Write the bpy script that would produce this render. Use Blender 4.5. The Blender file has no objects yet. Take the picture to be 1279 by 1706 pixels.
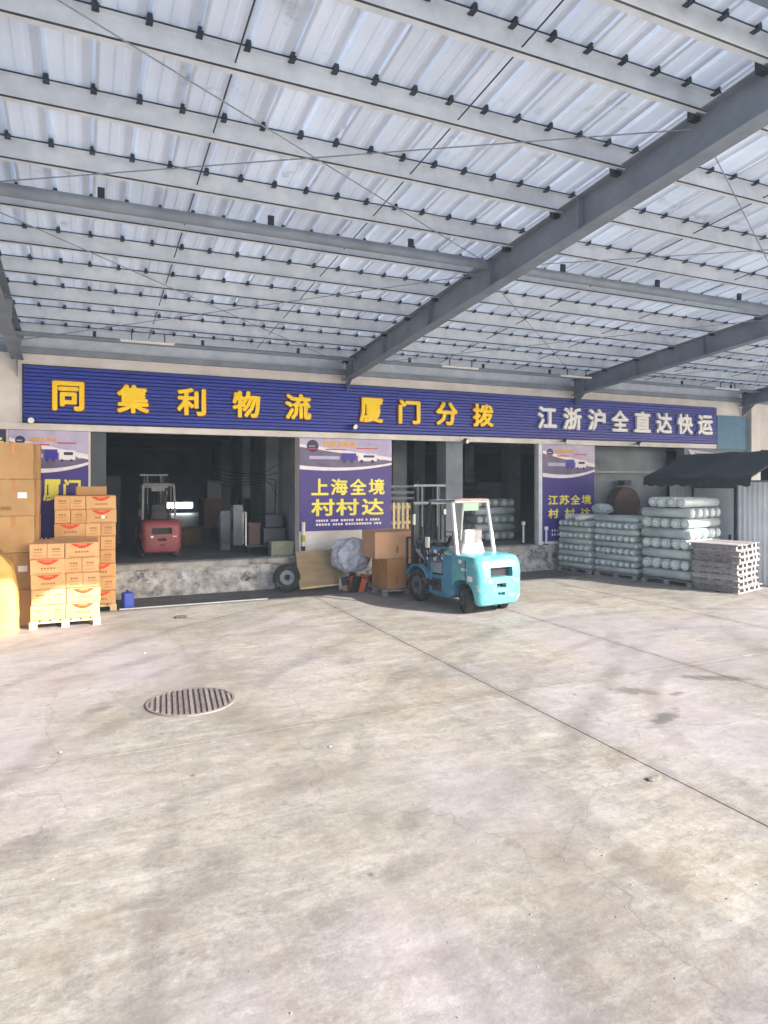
import bpy, bmesh, math, random
from mathutils import Vector, Matrix
random.seed(7)
sc = bpy.context.scene
col = sc.collection
R = math.radians

# ---------------------------------------------------------------- camera, light, exposure
cd = bpy.data.cameras.new('camera'); cam = bpy.data.objects.new('camera', cd); col.objects.link(cam)
cd.sensor_fit = 'VERTICAL'; cd.sensor_height = 36.0; cd.lens = 36.0*1110/1706
cd.shift_y = -53/1706; cd.clip_end = 2000
cam.location = (0, 0, 2.5); cam.rotation_euler = (R(90), 0, R(-24.23))
sc.camera = cam
SUN_AZ = 38.0; SUN_EL = 26.6
w = bpy.data.worlds.new('World'); sc.world = w; w.use_nodes = True
nt = w.node_tree; bg = nt.nodes['Background']
sky = nt.nodes.new('ShaderNodeTexSky'); sky.sky_type = 'NISHITA'; sky.sun_disc = False
sky.sun_elevation = R(SUN_EL); sky.sun_rotation = R(180-SUN_AZ); sky.air_density = 1.0; sky.dust_density = 2.5
nt.links.new(sky.outputs[0], bg.inputs[0]); bg.inputs[1].default_value = 0.125
sl = bpy.data.lights.new('sun', 'SUN'); sun = bpy.data.objects.new('sun', sl); col.objects.link(sun)
sl.energy = 5.0; sl.angle = R(0.5); sl.color = (1.0, 0.95, 0.87)
d = Vector((-math.sin(R(SUN_AZ))*math.cos(R(SUN_EL)), math.cos(R(SUN_AZ))*math.cos(R(SUN_EL)), -math.sin(R(SUN_EL))))
sun.rotation_euler = d.to_track_quat('-Z', 'Y').to_euler(); sun.location = (20, -20, 20)
sc.view_settings.view_transform = 'Standard'; sc.view_settings.look = 'None'
sc.view_settings.exposure = 1.48; sc.view_settings.gamma = 1.0
sc.cycles.max_bounces = 8; sc.cycles.diffuse_bounces = 5; sc.cycles.glossy_bounces = 3
sc.cycles.transmission_bounces = 4; sc.cycles.use_denoising = True

# ---------------------------------------------------------------- materials
def lin(c):
    if isinstance(c, str):
        v = [int(c[i:i+2], 16)/255 for i in (0, 2, 4)]
        v = [x/12.92 if x <= .04045 else ((x+.055)/1.055)**2.4 for x in v]
        return (*v, 1)
    return (*c, 1)
MATS = {}
def mat(name, c, c2=None, scale=3.0, rough=.8, metal=0.0, bump=0.0, bscale=40.0, detail=6, dirt=None, dscale=1.2, dthr=.55,
        stretch=(1, 1, 1), vary=0.0, trans=0.0, coat=0.0, alpha=1.0):
    if name in MATS: return MATS[name]
    m = bpy.data.materials.new(name); m.use_nodes = True; MATS[name] = m
    n = m.node_tree.nodes; L = m.node_tree.links; b = n['Principled BSDF']
    b.inputs['Roughness'].default_value = rough; b.inputs['Metallic'].default_value = metal
    if coat: b.inputs['Coat Weight'].default_value = coat
    c = lin(c); c2 = lin(c2) if c2 is not None else tuple([x*.78 for x in c[:3]])+(1,)
    tc = n.new('ShaderNodeTexCoord'); oi = n.new('ShaderNodeObjectInfo')
    mu = n.new('ShaderNodeMath'); mu.operation = 'MULTIPLY'; mu.inputs[1].default_value = 37.0
    L.new(oi.outputs['Random'], mu.inputs[0])
    ad = n.new('ShaderNodeVectorMath'); ad.operation = 'ADD'
    L.new(tc.outputs['Object'], ad.inputs[0]); L.new(mu.outputs[0], ad.inputs[1])
    mp = n.new('ShaderNodeMapping'); mp.inputs['Scale'].default_value = stretch; L.new(ad.outputs[0], mp.inputs[0])
    no = n.new('ShaderNodeTexNoise'); no.inputs['Scale'].default_value = scale; no.inputs['Detail'].default_value = detail
    no.inputs['Roughness'].default_value = .62
    L.new(mp.outputs[0], no.inputs[0])
    cr = n.new('ShaderNodeMapRange'); cr.inputs[1].default_value = .35; cr.inputs[2].default_value = .65; L.new(no.outputs[0], cr.inputs[0])
    mx = n.new('ShaderNodeMix'); mx.data_type = 'RGBA'; mx.inputs[6].default_value = c; mx.inputs[7].default_value = c2
    L.new(cr.outputs[0], mx.inputs[0]); out = mx.outputs[2]
    if dirt is not None:
        n2 = n.new('ShaderNodeTexNoise'); n2.inputs['Scale'].default_value = dscale; n2.inputs['Detail'].default_value = 9
        n2.inputs['Roughness'].default_value = .7; L.new(mp.outputs[0], n2.inputs[0])
        r2 = n.new('ShaderNodeMapRange'); r2.inputs[1].default_value = dthr; r2.inputs[2].default_value = dthr+.12; L.new(n2.outputs[0], r2.inputs[0])
        m2 = n.new('ShaderNodeMix'); m2.data_type = 'RGBA'; L.new(r2.outputs[0], m2.inputs[0]); L.new(out, m2.inputs[6]); m2.inputs[7].default_value = lin(dirt)
        out = m2.outputs[2]
    if vary:
        hs = n.new('ShaderNodeHueSaturation'); ma = n.new('ShaderNodeMapRange'); L.new(oi.outputs['Random'], ma.inputs[0])
        ma.inputs[3].default_value = 1-vary; ma.inputs[4].default_value = 1+vary
        L.new(ma.outputs[0], hs.inputs['Value']); L.new(out, hs.inputs['Color']); out = hs.outputs[0]
    L.new(out, b.inputs['Base Color'])
    if bump:
        nb = n.new('ShaderNodeTexNoise'); nb.inputs['Scale'].default_value = bscale; nb.inputs['Detail'].default_value = 5; L.new(mp.outputs[0], nb.inputs[0])
        bp = n.new('ShaderNodeBump'); bp.inputs['Strength'].default_value = bump; bp.inputs['Distance'].default_value = .02
        L.new(nb.outputs[0], bp.inputs['Height']); L.new(bp.outputs[0], b.inputs['Normal'])
    if trans:
        tr = n.new('ShaderNodeBsdfTranslucent'); L.new(out, tr.inputs[0]); ms = n.new('ShaderNodeMixShader'); ms.inputs[0].default_value = trans
        L.new(b.outputs[0], ms.inputs[1]); L.new(tr.outputs[0], ms.inputs[2]); L.new(ms.outputs[0], n['Material Output'].inputs[0])
    return m
def emit(name, c, s):
    if name in MATS: return MATS[name]
    m = bpy.data.materials.new(name); m.use_nodes = True; MATS[name] = m
    b = m.node_tree.nodes['Principled BSDF']; b.inputs['Base Color'].default_value = lin(c)
    b.inputs['Emission Color'].default_value = lin(c); b.inputs['Emission Strength'].default_value = s
    return m

# ---------------------------------------------------------------- mesh helpers
class MB:
    def __init__(s): s.v = []; s.f = []
    def box(s, x0, x1, y0, y1, z0, z1, M=None):
        b = len(s.v); P = [(x, y, z) for z in (z0, z1) for y in (y0, y1) for x in (x0, x1)]
        if M is not None: P = [tuple(M @ Vector(p)) for p in P]
        s.v += P
        s.f += [tuple(b+i for i in q) for q in ((0, 2, 3, 1), (4, 5, 7, 6), (0, 1, 5, 4), (2, 6, 7, 3), (0, 4, 6, 2), (1, 3, 7, 5))]
        return s
    def bar(s, p0, p1, wx, wy, up=(0, 0, 1)):
        p0 = Vector(p0); p1 = Vector(p1); a = (p1-p0); l = a.length; a.normalize()
        u = Vector(up)
        if abs(a.dot(u)) > .98: u = Vector((0, 1, 0))
        x = a.cross(u).normalized(); y = x.cross(a).normalized()
        M = Matrix((( x.x, a.x, y.x, p0.x), (x.y, a.y, y.y, p0.y), (x.z, a.z, y.z, p0.z), (0, 0, 0, 1)))
        return s.box(-wx/2, wx/2, 0, l, -wy/2, wy/2, M)
    def cyl(s, p0, p1, r0, r1=None, n=12, cap=True):
        r1 = r0 if r1 is None else r1
        p0 = Vector(p0); p1 = Vector(p1); a = (p1-p0).normalized()
        u = Vector((0, 0, 1)) if abs(a.z) < .95 else Vector((1, 0, 0))
        x = a.cross(u).normalized(); y = a.cross(x); b = len(s.v)
        for p, r in ((p0, r0), (p1, r1)):
            for i in range(n):
                t = 2*math.pi*i/n; s.v.append(tuple(p+x*(r*math.cos(t))+y*(r*math.sin(t))))
        for i in range(n): s.f.append((b+i, b+(i+1) % n, b+n+(i+1) % n, b+n+i))
        if cap: s.f.append(tuple(b+n-1-i for i in range(n))); s.f.append(tuple(b+n+i for i in range(n)))
        return s
    def tube(s, pts, r, n=6):
        for a, b in zip(pts[:-1], pts[1:]): s.cyl(a, b, r, n=n)
        return s
    def lathe(s, c, axis, prof, n=24):            # prof: (offset along axis, radius), closed ring profile
        c = Vector(c); a = Vector(axis).normalized(); u = Vector((0, 0, 1)) if abs(a.z) < .95 else Vector((1, 0, 0))
        x = a.cross(u).normalized(); y = a.cross(x); b = len(s.v); k = len(prof)
        for i in range(n):
            t = 2*math.pi*i/n
            for o, r in prof: s.v.append(tuple(c+a*o+x*(r*math.cos(t))+y*(r*math.sin(t))))
        for i in range(n):
            for j in range(k):
                j2 = (j+1) % k; i2 = (i+1) % n
                s.f.append((b+i*k+j, b+i*k+j2, b+i2*k+j2, b+i2*k+j))
        return s
    def prism(s, poly, a0, a1, plane='yz'):       # polygon extruded along the remaining axis
        b = len(s.v); n = len(poly)
        for a in (a0, a1):
            for p, q in poly: s.v.append({'yz': (a, p, q), 'xz': (p, a, q), 'xy': (p, q, a)}[plane])
        for i in range(n): s.f.append((b+i, b+(i+1) % n, b+n+(i+1) % n, b+n+i))
        s.f.append(tuple(b+n-1-i for i in range(n))); s.f.append(tuple(b+n+i for i in range(n)))
        return s
    def loft(s, rings, cap=True):
        b = len(s.v); n = len(rings[0])
        for r in rings: s.v += [tuple(p) for p in r]
        for k in range(len(rings)-1):
            for i in range(n):
                s.f.append((b+k*n+i, b+k*n+(i+1) % n, b+(k+1)*n+(i+1) % n, b+(k+1)*n+i))
        if cap: s.f.append(tuple(b+n-1-i for i in range(n))); s.f.append(tuple(b+(len(rings)-1)*n+i for i in range(n)))
        return s
    def mesh(s, name, m, bev=0, smooth=False, seg=2):
        me = bpy.data.meshes.new(name); me.from_pydata(s.v, [], s.f)
        bm = bmesh.new(); bm.from_mesh(me)
        bmesh.ops.recalc_face_normals(bm, faces=bm.faces)
        if bev:
            ed = [e for e in bm.edges if len(e.link_faces) == 2 and e.calc_face_angle(0) > .5]
            bmesh.ops.bevel(bm, geom=ed, offset=bev, segments=seg, affect='EDGES', profile=.5, clamp_overlap=True)
        bm.to_mesh(me); bm.free()
        if smooth:
            for p in me.polygons: p.use_smooth = True
            try: me.set_sharp_from_angle(angle=R(40))
            except Exception: pass
        if m: me.materials.append(m)
        return me
    def build(s, name, m, parent=None, loc=(0, 0, 0), rot=0, bev=0, smooth=False, seg=2):
        return put(name, s.mesh(name, m, bev, smooth, seg), parent, loc, rot)
def put(name, me, parent=None, loc=(0, 0, 0), rot=0):
    o = bpy.data.objects.new(name, me); col.objects.link(o); o.location = loc
    o.rotation_euler = rot if isinstance(rot, tuple) else (0, 0, rot)
    if parent: o.parent = parent
    return o
def tag(o, label=None, cat=None, group=None, kind=None):
    if label: o['label'] = label
    if cat: o['category'] = cat
    if group: o['group'] = group
    if kind: o['kind'] = kind
    return o
def thing(name, label, cat, loc=(0, 0, 0), rot=0, group=None):
    return tag(put(name, None, None, loc, rot), label, cat, group)
def copy_tree(o, parent=None):
    c = o.copy(); col.objects.link(c); c.parent = parent
    for ch in [x for x in o.children]: copy_tree(ch, c)
    return c
ORD = ['bottom', 'second', 'third', 'fourth', 'fifth', 'sixth', 'seventh', 'eighth', 'ninth', 'tenth']

# glyphs: meshes made with Blender's own font
GL = {}
def glyph(ch, bold, ext, m):
    k = (ch, bold, ext, m.name)
    if k in GL: return GL[k]
    cu = bpy.data.curves.new('t', 'FONT'); cu.body = ch; cu.size = 1; cu.extrude = ext; cu.offset = 0; cu.resolution_u = 2
    o = bpy.data.objects.new('t', cu); col.objects.link(o)
    dg = bpy.context.evaluated_depsgraph_get(); dg.update()
    me = bpy.data.meshes.new_from_object(o.evaluated_get(dg)); bpy.data.objects.remove(o); bpy.data.curves.remove(cu)
    if bold:                                         # heavy face: thickened by merging shifted copies at stepped depths
        V = [v.co.copy() for v in me.vertices]; F = [tuple(p.vertices) for p in me.polygons]; NV = []; NF = []
        sh_ = [(0, 0)]+[(bold*math.cos(R(45*i)), bold*math.sin(R(45*i))) for i in range(8)]
        for q, (dx, dy) in enumerate(sh_):
            b_ = len(NV); NV += [(v.x+dx, v.y+dy, v.z-q*.0004) for v in V]; NF += [tuple(b_+i for i in f_) for f_ in F]
        me = bpy.data.meshes.new('character'); me.from_pydata(NV, [], NF)
    xs = [v.co.x for v in me.vertices]; ys = [v.co.y for v in me.vertices]
    bb = (min(xs), max(xs), min(ys), max(ys)) if xs else (0, 1, 0, 1)
    me.name = 'character'; me.materials.clear(); me.materials.append(m)
    GL[k] = (me, bb); return GL[k]
def char(ch, x0, x1, z0, z1, y, m, parent, bold=.03, ext=.04, fit=True, depth=1.0):
    me, bb = glyph(ch, bold, ext, m)
    sx = (x1-x0)/(bb[1]-bb[0]); sz = (z1-z0)/(bb[3]-bb[2])
    o = put('character', me, parent, (x0-bb[0]*sx, y, z0-bb[2]*sz), (R(90), 0, 0)); o.scale = (sx, sz, depth)
    return o

M_white = mat('white_render', 'E6E2DF', 'CFCAC6', scale=1.5, rough=.9, bump=.3, dirt='8F8B88', dthr=.66)
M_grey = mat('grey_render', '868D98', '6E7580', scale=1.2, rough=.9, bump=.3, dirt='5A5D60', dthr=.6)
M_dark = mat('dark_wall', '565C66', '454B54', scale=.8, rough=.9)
M_steel = mat('grey_steel', '8B95A2', '77818E', scale=2, rough=.55, metal=.15, dirt='5A5048', dthr=.68)
M_dsteel = mat('dark_steel', '3C434C', '2E343C', scale=2, rough=.5, metal=.3)
M_purlin = mat('galvanised_steel', 'E4EAF0', 'D0D8E0', scale=4, rough=.55, metal=.0)
M_roof = mat('roof_sheet_metal', 'E4EAF2', 'D9E0EA', scale=.8, rough=.6, trans=.3, vary=.05, dirt='B4BAC2', dscale=1.5, dthr=.6)
M_blue = mat('sign_blue', '1232A8', '0F2890', scale=2.5, rough=.45, stretch=(.3, 1, 1), vary=.09, dirt='34489C', dscale=1.6, dthr=.58)
M_yel = mat('sign_yellow', 'FFDC00', 'FCCB00', scale=5, rough=.5)
M_wht = mat('sign_white', 'F4F4F4', 'E8E8E8', scale=5, rough=.5)
M_orng = mat('sign_edge', 'A84A10', rough=.5)
M_teal = mat('teal_panel', '4C7C9C', '43708E', rough=.6)
M_wood = mat('pallet_wood', 'C9AE86', 'A58A66', scale=3, rough=.85, stretch=(1, 6, 6), bump=.3, vary=.22)
M_pallet = mat('pale_wood', 'E0CBA2', 'C6AE84', scale=3, rough=.85, stretch=(2, 6, 6), bump=.3, vary=.15)
M_grey_wood = mat('grey_wood', 'AAA4A6', '7E787A', scale=3, rough=.9, stretch=(1, 6, 6), bump=.3, vary=.25)
M_card = mat('brown_cardboard', 'C09A6C', 'AE885A', scale=1.5, rough=.85, vary=.08, bump=.1)
M_fruit = mat('orange_cardboard', 'D6AC7A', 'C99C6A', scale=2.5, rough=.8, vary=.08)
M_red = mat('red_print', 'DC4A22', 'C23F1D', rough=.7)
M_redd = mat('orange_print', 'EB8248', rough=.7)
M_ink = mat('ink', 'A0703C', rough=.7)
M_tape = mat('packing_tape', 'C98F4D', rough=.35)
M_rub = mat('rubber', '26272A', '1C1C1F', rough=.85, bump=.3, dirt='6E675E', dscale=6, dthr=.55)
M_black = mat('black_paint', '191B20', rough=.55)

# ---------------------------------------------------------------- ground
def concrete(name, base, seed=0.0):
    m = bpy.data.materials.new(name); m.use_nodes = True; n = m.node_tree.nodes; L = m.node_tree.links; b = n['Principled BSDF']
    b.inputs['Roughness'].default_value = .78
    g = n.new('ShaderNodeNewGeometry'); oi = n.new('ShaderNodeObjectInfo')
    def noise(scale, det=8, ro=.65, st=None, dist=0):
        t = n.new('ShaderNodeTexNoise'); t.inputs['Scale'].default_value = scale; t.inputs['Detail'].default_value = det
        t.inputs['Roughness'].default_value = ro; t.inputs['Distortion'].default_value = dist
        if st:
            mp = n.new('ShaderNodeMapping'); mp.inputs['Scale'].default_value = st[0]; mp.inputs['Rotation'].default_value = (0, 0, R(st[1]))
            mp.inputs['Location'].default_value = (st[2], 0, 0)
            L.new(g.outputs['Position'], mp.inputs[0]); L.new(mp.outputs[0], t.inputs[0])
        else: L.new(g.outputs['Position'], t.inputs[0])
        return t.outputs[0]
    def rng(s, a, bb, c=0, dd=1):
        r = n.new('ShaderNodeMapRange'); r.inputs[1].default_value = a; r.inputs[2].default_value = bb; r.inputs[3].default_value = c; r.inputs[4].default_value = dd
        L.new(s, r.inputs[0]); return r.outputs[0]
    def mix(f, a, bb, mode='MIX'):
        x = n.new('ShaderNodeMix'); x.data_type = 'RGBA'; x.blend_type = mode; L.new(f, x.inputs[0])
        if isinstance(a, tuple): x.inputs[6].default_value = a
        else: L.new(a, x.inputs[6])
        if isinstance(bb, tuple): x.inputs[7].default_value = bb
        else: L.new(bb, x.inputs[7])
        return x.outputs[2]
    c = mix(rng(noise(.55), .35, .65), lin('98948C'), lin('BCB6AA'))
    c = mix(rng(noise(.35, 4, .6, ((1, 1, 1), 0, 9)), .45, .65, 0, .5), c, lin('8B8A8E'))                      # large cool patches
    c = mix(rng(noise(1.1, 6, .6, ((1, 1, 1), 0, 31)), .5, .7, 0, .38), c, lin('B5A68E'))                  # warm dust
    c = mix(rng(noise(2.4, 8, .75, ((.35, 1.6, 1), -30, 5), .6), .53, .72, 0, .5), c, lin('DAD6D0'))         # pale scraped streaks
    c = mix(rng(noise(1.5, 9, .75, ((1.7, .4, 1), 20, 3), .8), .52, .72, 0, .45), c, lin('75716F'))            # grimy streaks
    c = mix(rng(noise(7, 6, .8), .6, .75, 0, .5), c, lin('6F6A66'))
    c = mix(rng(noise(28, 4, .7), .45, .75, 0, .28), c, lin('5E5A57'))
    c = mix(rng(noise(60, 3, .7), .62, .8, 0, .45), c, lin('DAD6CE'))
    c = mix(rng(noise(3.0, 12, .82, ((.5, 1.5, 1), 25, 8), .5), .47, .64, 0, .5), c, lin('D6D2CA'))
    c = mix(rng(noise(3.6, 12, .84, ((.6, 1.4, 1), -18, 77), .5), .49, .64, 0, .55), c, lin('6C6864'))
    c = mix(rng(noise(11, 10, .85, ((1, 1, 1), 0, 13)), .5, .66, 0, .4), c, lin('E2DED6'))
    c = mix(rng(noise(8, 10, .85, ((1, 1, 1), 0, 53)), .5, .62, 0, .42), c, lin('6F6258'))
    c = mix(rng(noise(.8, 9, .75, ((1, 1, 1), 0, 63)), .5, .62, 0, .4), c, lin('8E7C68'))
    c = mix(rng(noise(.22, 5, .55, ((1, .6, 1), 30, 4)), .42, .62, 0, .35), c, lin('8F8A84'))
    c = mix(rng(noise(.3, 5, .55, ((1, .6, 1), -40, 44)), .45, .62, 0, .4), c, lin('C8BFD0'))
    # faint tyre tracks: rings round two far centres, broken up by noise
    for (cx_, cy_, sc_, th) in ((-5, 19, .16, .985), (16, -7, .14, .985), (8.5, 3, .21, .98)):
        wv = n.new('ShaderNodeTexWave'); wv.wave_type = 'RINGS'; wv.rings_direction = 'Z'; wv.inputs['Scale'].default_value = sc_
        wv.inputs['Distortion'].default_value = .8; wv.inputs['Detail'].default_value = 1
        mp = n.new('ShaderNodeMapping'); mp.inputs['Location'].default_value = (-cx_, -cy_, 0); L.new(g.outputs['Position'], mp.inputs[0]); L.new(mp.outputs[0], wv.inputs[0])
        a_ = rng(wv.outputs[0], th-.05, th+.01); b_ = rng(noise(1.3, 6, .7, ((1, 1, 1), 0, cx_)), .40, .58, 0, .3)
        mm = n.new('ShaderNodeMath'); mm.operation = 'MULTIPLY'; L.new(a_, mm.inputs[0]); L.new(b_, mm.inputs[1])
        c = mix(mm.outputs[0], c, lin('6A6663'))
    # oil drips
    vd = n.new('ShaderNodeTexVoronoi'); vd.inputs['Scale'].default_value = 1.6; vd.inputs['Randomness'].default_value = 1; L.new(g.outputs['Position'], vd.inputs[0])
    c = mix(rng(vd.outputs['Distance'], .02, .055, .65, 0), c, lin('55504E'))
    # dirt gathered along the joints
    sx = n.new('ShaderNodeSeparateXYZ'); L.new(g.outputs['Position'], sx.inputs[0])
    for (ax, v_) in ((0, 4.5), (0, 7.45), (0, -1.45), (0, 10.5), (1, 6.53), (1, 12.4)):
        q_ = n.new('ShaderNodeMath'); q_.operation = 'SUBTRACT'; L.new(sx.outputs[ax], q_.inputs[0]); q_.inputs[1].default_value = v_
        q2 = n.new('ShaderNodeMath'); q2.operation = 'ABSOLUTE'; L.new(q_.outputs[0], q2.inputs[0])
        a_ = rng(q2.outputs[0], 0, .14, .75, 0); b_ = rng(noise(5, 8, .75, ((1, 1, 1), 0, v_*3)), .38, .62)
        mm = n.new('ShaderNodeMath'); mm.operation = 'MULTIPLY'; L.new(a_, mm.inputs[0]); L.new(b_, mm.inputs[1])
        c = mix(mm.outputs[0], c, lin('807870'))
    # old oil stains with their own places in the yard
    for (cx_, cy_, rx_, ry_, a_) in ((7.3, 5.95, .6, .13, -28), (5.95, 6.0, .34, .16, -28), (6.35, 5.72, .14, .08, 10), (5.6, 5.2, .36, .12, 25), (.15, 7.9, .2, .1, 20), (1.7, 12.5, .14, .08, 0), (3.4, 8.6, .3, .2, 0), (2.2, 4.4, .3, .13, 40), (-.4, 5.2, .35, .15, 15), (5.1, 9.3, .4, .16, 0)):
        mp = n.new('ShaderNodeMapping'); mp.vector_type = 'TEXTURE'; mp.inputs['Location'].default_value = (cx_, cy_, 0); mp.inputs['Rotation'].default_value = (0, 0, R(a_)); mp.inputs['Scale'].default_value = (rx_, ry_, 1)
        L.new(g.outputs['Position'], mp.inputs[0]); ln = n.new('ShaderNodeVectorMath'); ln.operation = 'LENGTH'; L.new(mp.outputs[0], ln.inputs[0])
        sm_ = n.new('ShaderNodeMath'); sm_.operation = 'MULTIPLY_ADD'; sm_.inputs[1].default_value = 2.6; L.new(noise(6.5, 8, .7), sm_.inputs[0]); L.new(ln.outputs['Value'], sm_.inputs[2])
        c = mix(rng(sm_.outputs[0], 1.75, 2.3, .62 if cx_ > 5.3 and cy_ < 7 else .35, 0), c, lin('54504E'))
    # hairline cracks
    vo = n.new('ShaderNodeTexVoronoi'); vo.feature = 'DISTANCE_TO_EDGE'; vo.inputs['Scale'].default_value = .33
    nd = n.new('ShaderNodeTexNoise'); nd.inputs['Scale'].default_value = 1.5; nd.inputs['Detail'].default_value = 6; L.new(g.outputs['Position'], nd.inputs[0])
    va = n.new('ShaderNodeVectorMath'); va.operation = 'MULTIPLY_ADD'; va.inputs[1].default_value = (.9, .9, .9)
    L.new(nd.outputs['Color'], va.inputs[0]); L.new(g.outputs['Position'], va.inputs[2]); L.new(va.outputs[0], vo.inputs[0])
    crk = rng(vo.outputs['Distance'], .0, .005, .3, 0)
    c = mix(crk, c, lin('5B5550'))
    hs = n.new('ShaderNodeHueSaturation'); L.new(c, hs.inputs['Color'])
    mr = n.new('ShaderNodeMapRange'); L.new(oi.outputs['Random'], mr.inputs[0]); mr.inputs[3].default_value = .93*base; mr.inputs[4].default_value = 1.06*base
    L.new(mr.outputs[0], hs.inputs['Value']); L.new(hs.outputs[0], b.inputs['Base Color'])
    rr = rng(noise(.9, 6, .6), .4, .7, .55, .88); L.new(rr, b.inputs['Roughness'])
    bp = n.new('ShaderNodeBump'); bp.inputs['Strength'].default_value = .35; bp.inputs['Distance'].default_value = .015
    h = n.new('ShaderNodeMath'); h.operation = 'MULTIPLY_ADD'; h.inputs[1].default_value = .5; L.new(noise(35, 5, .7), h.inputs[0]); L.new(noise(3, 8, .7), h.inputs[2])
    L.new(h.outputs[0], bp.inputs['Height']); L.new(bp.outputs[0], b.inputs['Normal'])
    return m
M_conc = concrete('yard_concrete', .63)
M_soil = mat('joint_dirt', '857D74', '6A635C', scale=8, rough=.95)
gr = tag(MB().box(-600, 600, -600, 600, -.5, -.008).build('ground', M_soil), kind='structure')
xs = [-1.45-3*k for k in range(5, -1, -1)] + [4.5, 7.45, 10.5, 13.5, 16.5, 19.5, 22.5, 25.5, 28.5]
ys = [-17.4, -11.4, -5.4, .6, 6.53, 12.4, 13.82]
gap = .004
slabs = {}
for i in range(len(xs)-1):
    for j in range(len(ys)-1):
        x0, x1, y0, y1 = xs[i]+gap, xs[i+1]-gap, ys[j]+gap, ys[j+1]-gap
        dz = random.uniform(-.001, .002)
        MB().box(x0, x1, y0, y1, -.006, dz).build('slab', M_conc, gr, bev=.002, seg=1)
M_dockshade = mat('dock_shade_strip', '5C5C60', '47474C', scale=2.5, rough=.8, bump=.4, bscale=25, dirt='7C7A78', dscale=3, dthr=.6)  # canopy shade at the dock foot put into a darker ground colour
for k in range(7): MB().box(-16.4+k*6.5, -16.4+k*6.5+6.49, 13.83, 15.2, -.007, -.003).build('dock_shade_strip', M_dockshade, gr, bev=.002, seg=1)
# outer apron beyond the slabs
for (x0, x1, y0, y1) in ((-600, xs[0]-gap, -600, 600), (xs[-1]+gap, 600, -600, 600), (xs[0], xs[-1], -600, ys[0]-gap)):
    MB().box(x0, x1, y0, y1, -.006, -.002).build('apron', M_conc, gr)

# manhole cover
mh = thing('manhole_cover', 'round ribbed iron drain cover set in the concrete yard', 'manhole cover', (1.1, 7.75, 0))
M_iron = mat('cast_iron', '857B78', '6B6260', scale=12, rough=.7, metal=.3, vary=.2)
M_irond = mat('drain_dark', '4C4748', rough=.9)
MB().cyl((0, 0, -.01), (0, 0, .006), .46, n=40).build('base_plate', M_irond, mh)
MB().lathe((0, 0, 0), (0, 0, 1), [(.002, .455), (.016, .455), (.016, .485), (.002, .49)], 48).build('rim', M_iron, mh)
for k in range(-7, 8):
    x = k*.06; hl = math.sqrt(max(0, .445**2-x*x))
    MB().box(x-.017, x+.017, -hl, hl, .006, .017).build('rib', M_iron, mh, bev=.003, seg=1)
mh.rotation_euler.z = R(-6)

# small litter
def lump(m, r, sx, sy, sz, seed, loc, name, label, cat, rot=0, n=2):
    bm = bmesh.new(); bmesh.ops.create_icosphere(bm, subdivisions=n, radius=r); rn = random.Random(seed)
    for v in bm.verts:
        k = 1+rn.uniform(-.18, .18); v.co = Vector((v.co.x*sx*k, v.co.y*sy*k, max(-r*.5, v.co.z*k)*sz))
    zm = min(v.co.z for v in bm.verts)
    for v in bm.verts: v.co.z -= zm
    me = bpy.data.meshes.new(name); bm.to_mesh(me); bm.free(); me.materials.append(m)
    return tag(put(name, me, None, loc, rot), label, cat)
lump(M_irond, .09, 1.3, .8, .35, 3, (1.6, 12.55, 0), 'debris', 'small dark clod on the ground in front of the dock', 'debris', n=3)
lump(M_soil, .05, 1.6, .8, .3, 4, (4.35, 4.15, 0), 'debris', 'little brown scrap on the concrete at the lower right', 'debris')
rn = random.Random(5)
for k, (x, y) in enumerate([(2.1, 5.9), (-.2, 6.8), (3.1, 9.5), (5.2, 9.1), (9.1, 8.2), (.8, 10.2)]):  # alike specks
    lump(M_steel, .016, 1.2, 1, .6, 20+k, (x, y, 0), 'pebble', ['tiny grey pebble on the concrete nearest the camera', 'tiny grey pebble left of the drain cover', 'tiny grey pebble on the concrete behind the drain cover', 'tiny grey pebble in front of the forklift', 'tiny grey pebble on the right of the yard', 'tiny grey pebble in front of the fruit cartons'][k], 'pebble', n=1)['group'] = 'pebbles scattered on the yard'

gt = MB(); rn = random.Random(9)
for k in range(2600):
    x = rn.uniform(-3, 12); y = rn.uniform(2.4, 14.8) if k % 2 else rn.uniform(12.8, 14.9); r = rn.uniform(.003, .008); b = len(gt.v)
    gt.v += [(x-r, y-r*.7, 0), (x+r, y-r*.6, 0), (x, y+r, 0), (x+r*.2, y, r*1.1)]; gt.f += [(b, b+1, b+3), (b+1, b+2, b+3), (b+2, b, b+3)]
tag(gt.build('grit', mat('grit_grey', '8D8880', '5B5752', scale=2, rough=.95)), kind='stuff')
# ---------------------------------------------------------------- warehouse
FY = 15.0; DZ = .72
wh = thing('warehouse', 'long white warehouse with raised loading dock and open bays', 'warehouse', (8, 15, 0))
def wpart(name, mb, m, **k):
    o = mb.build(name, m, None, **k); o.parent = wh; o.matrix_parent_inverse = Matrix.Translation((-8, -15, 0)); return o
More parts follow.
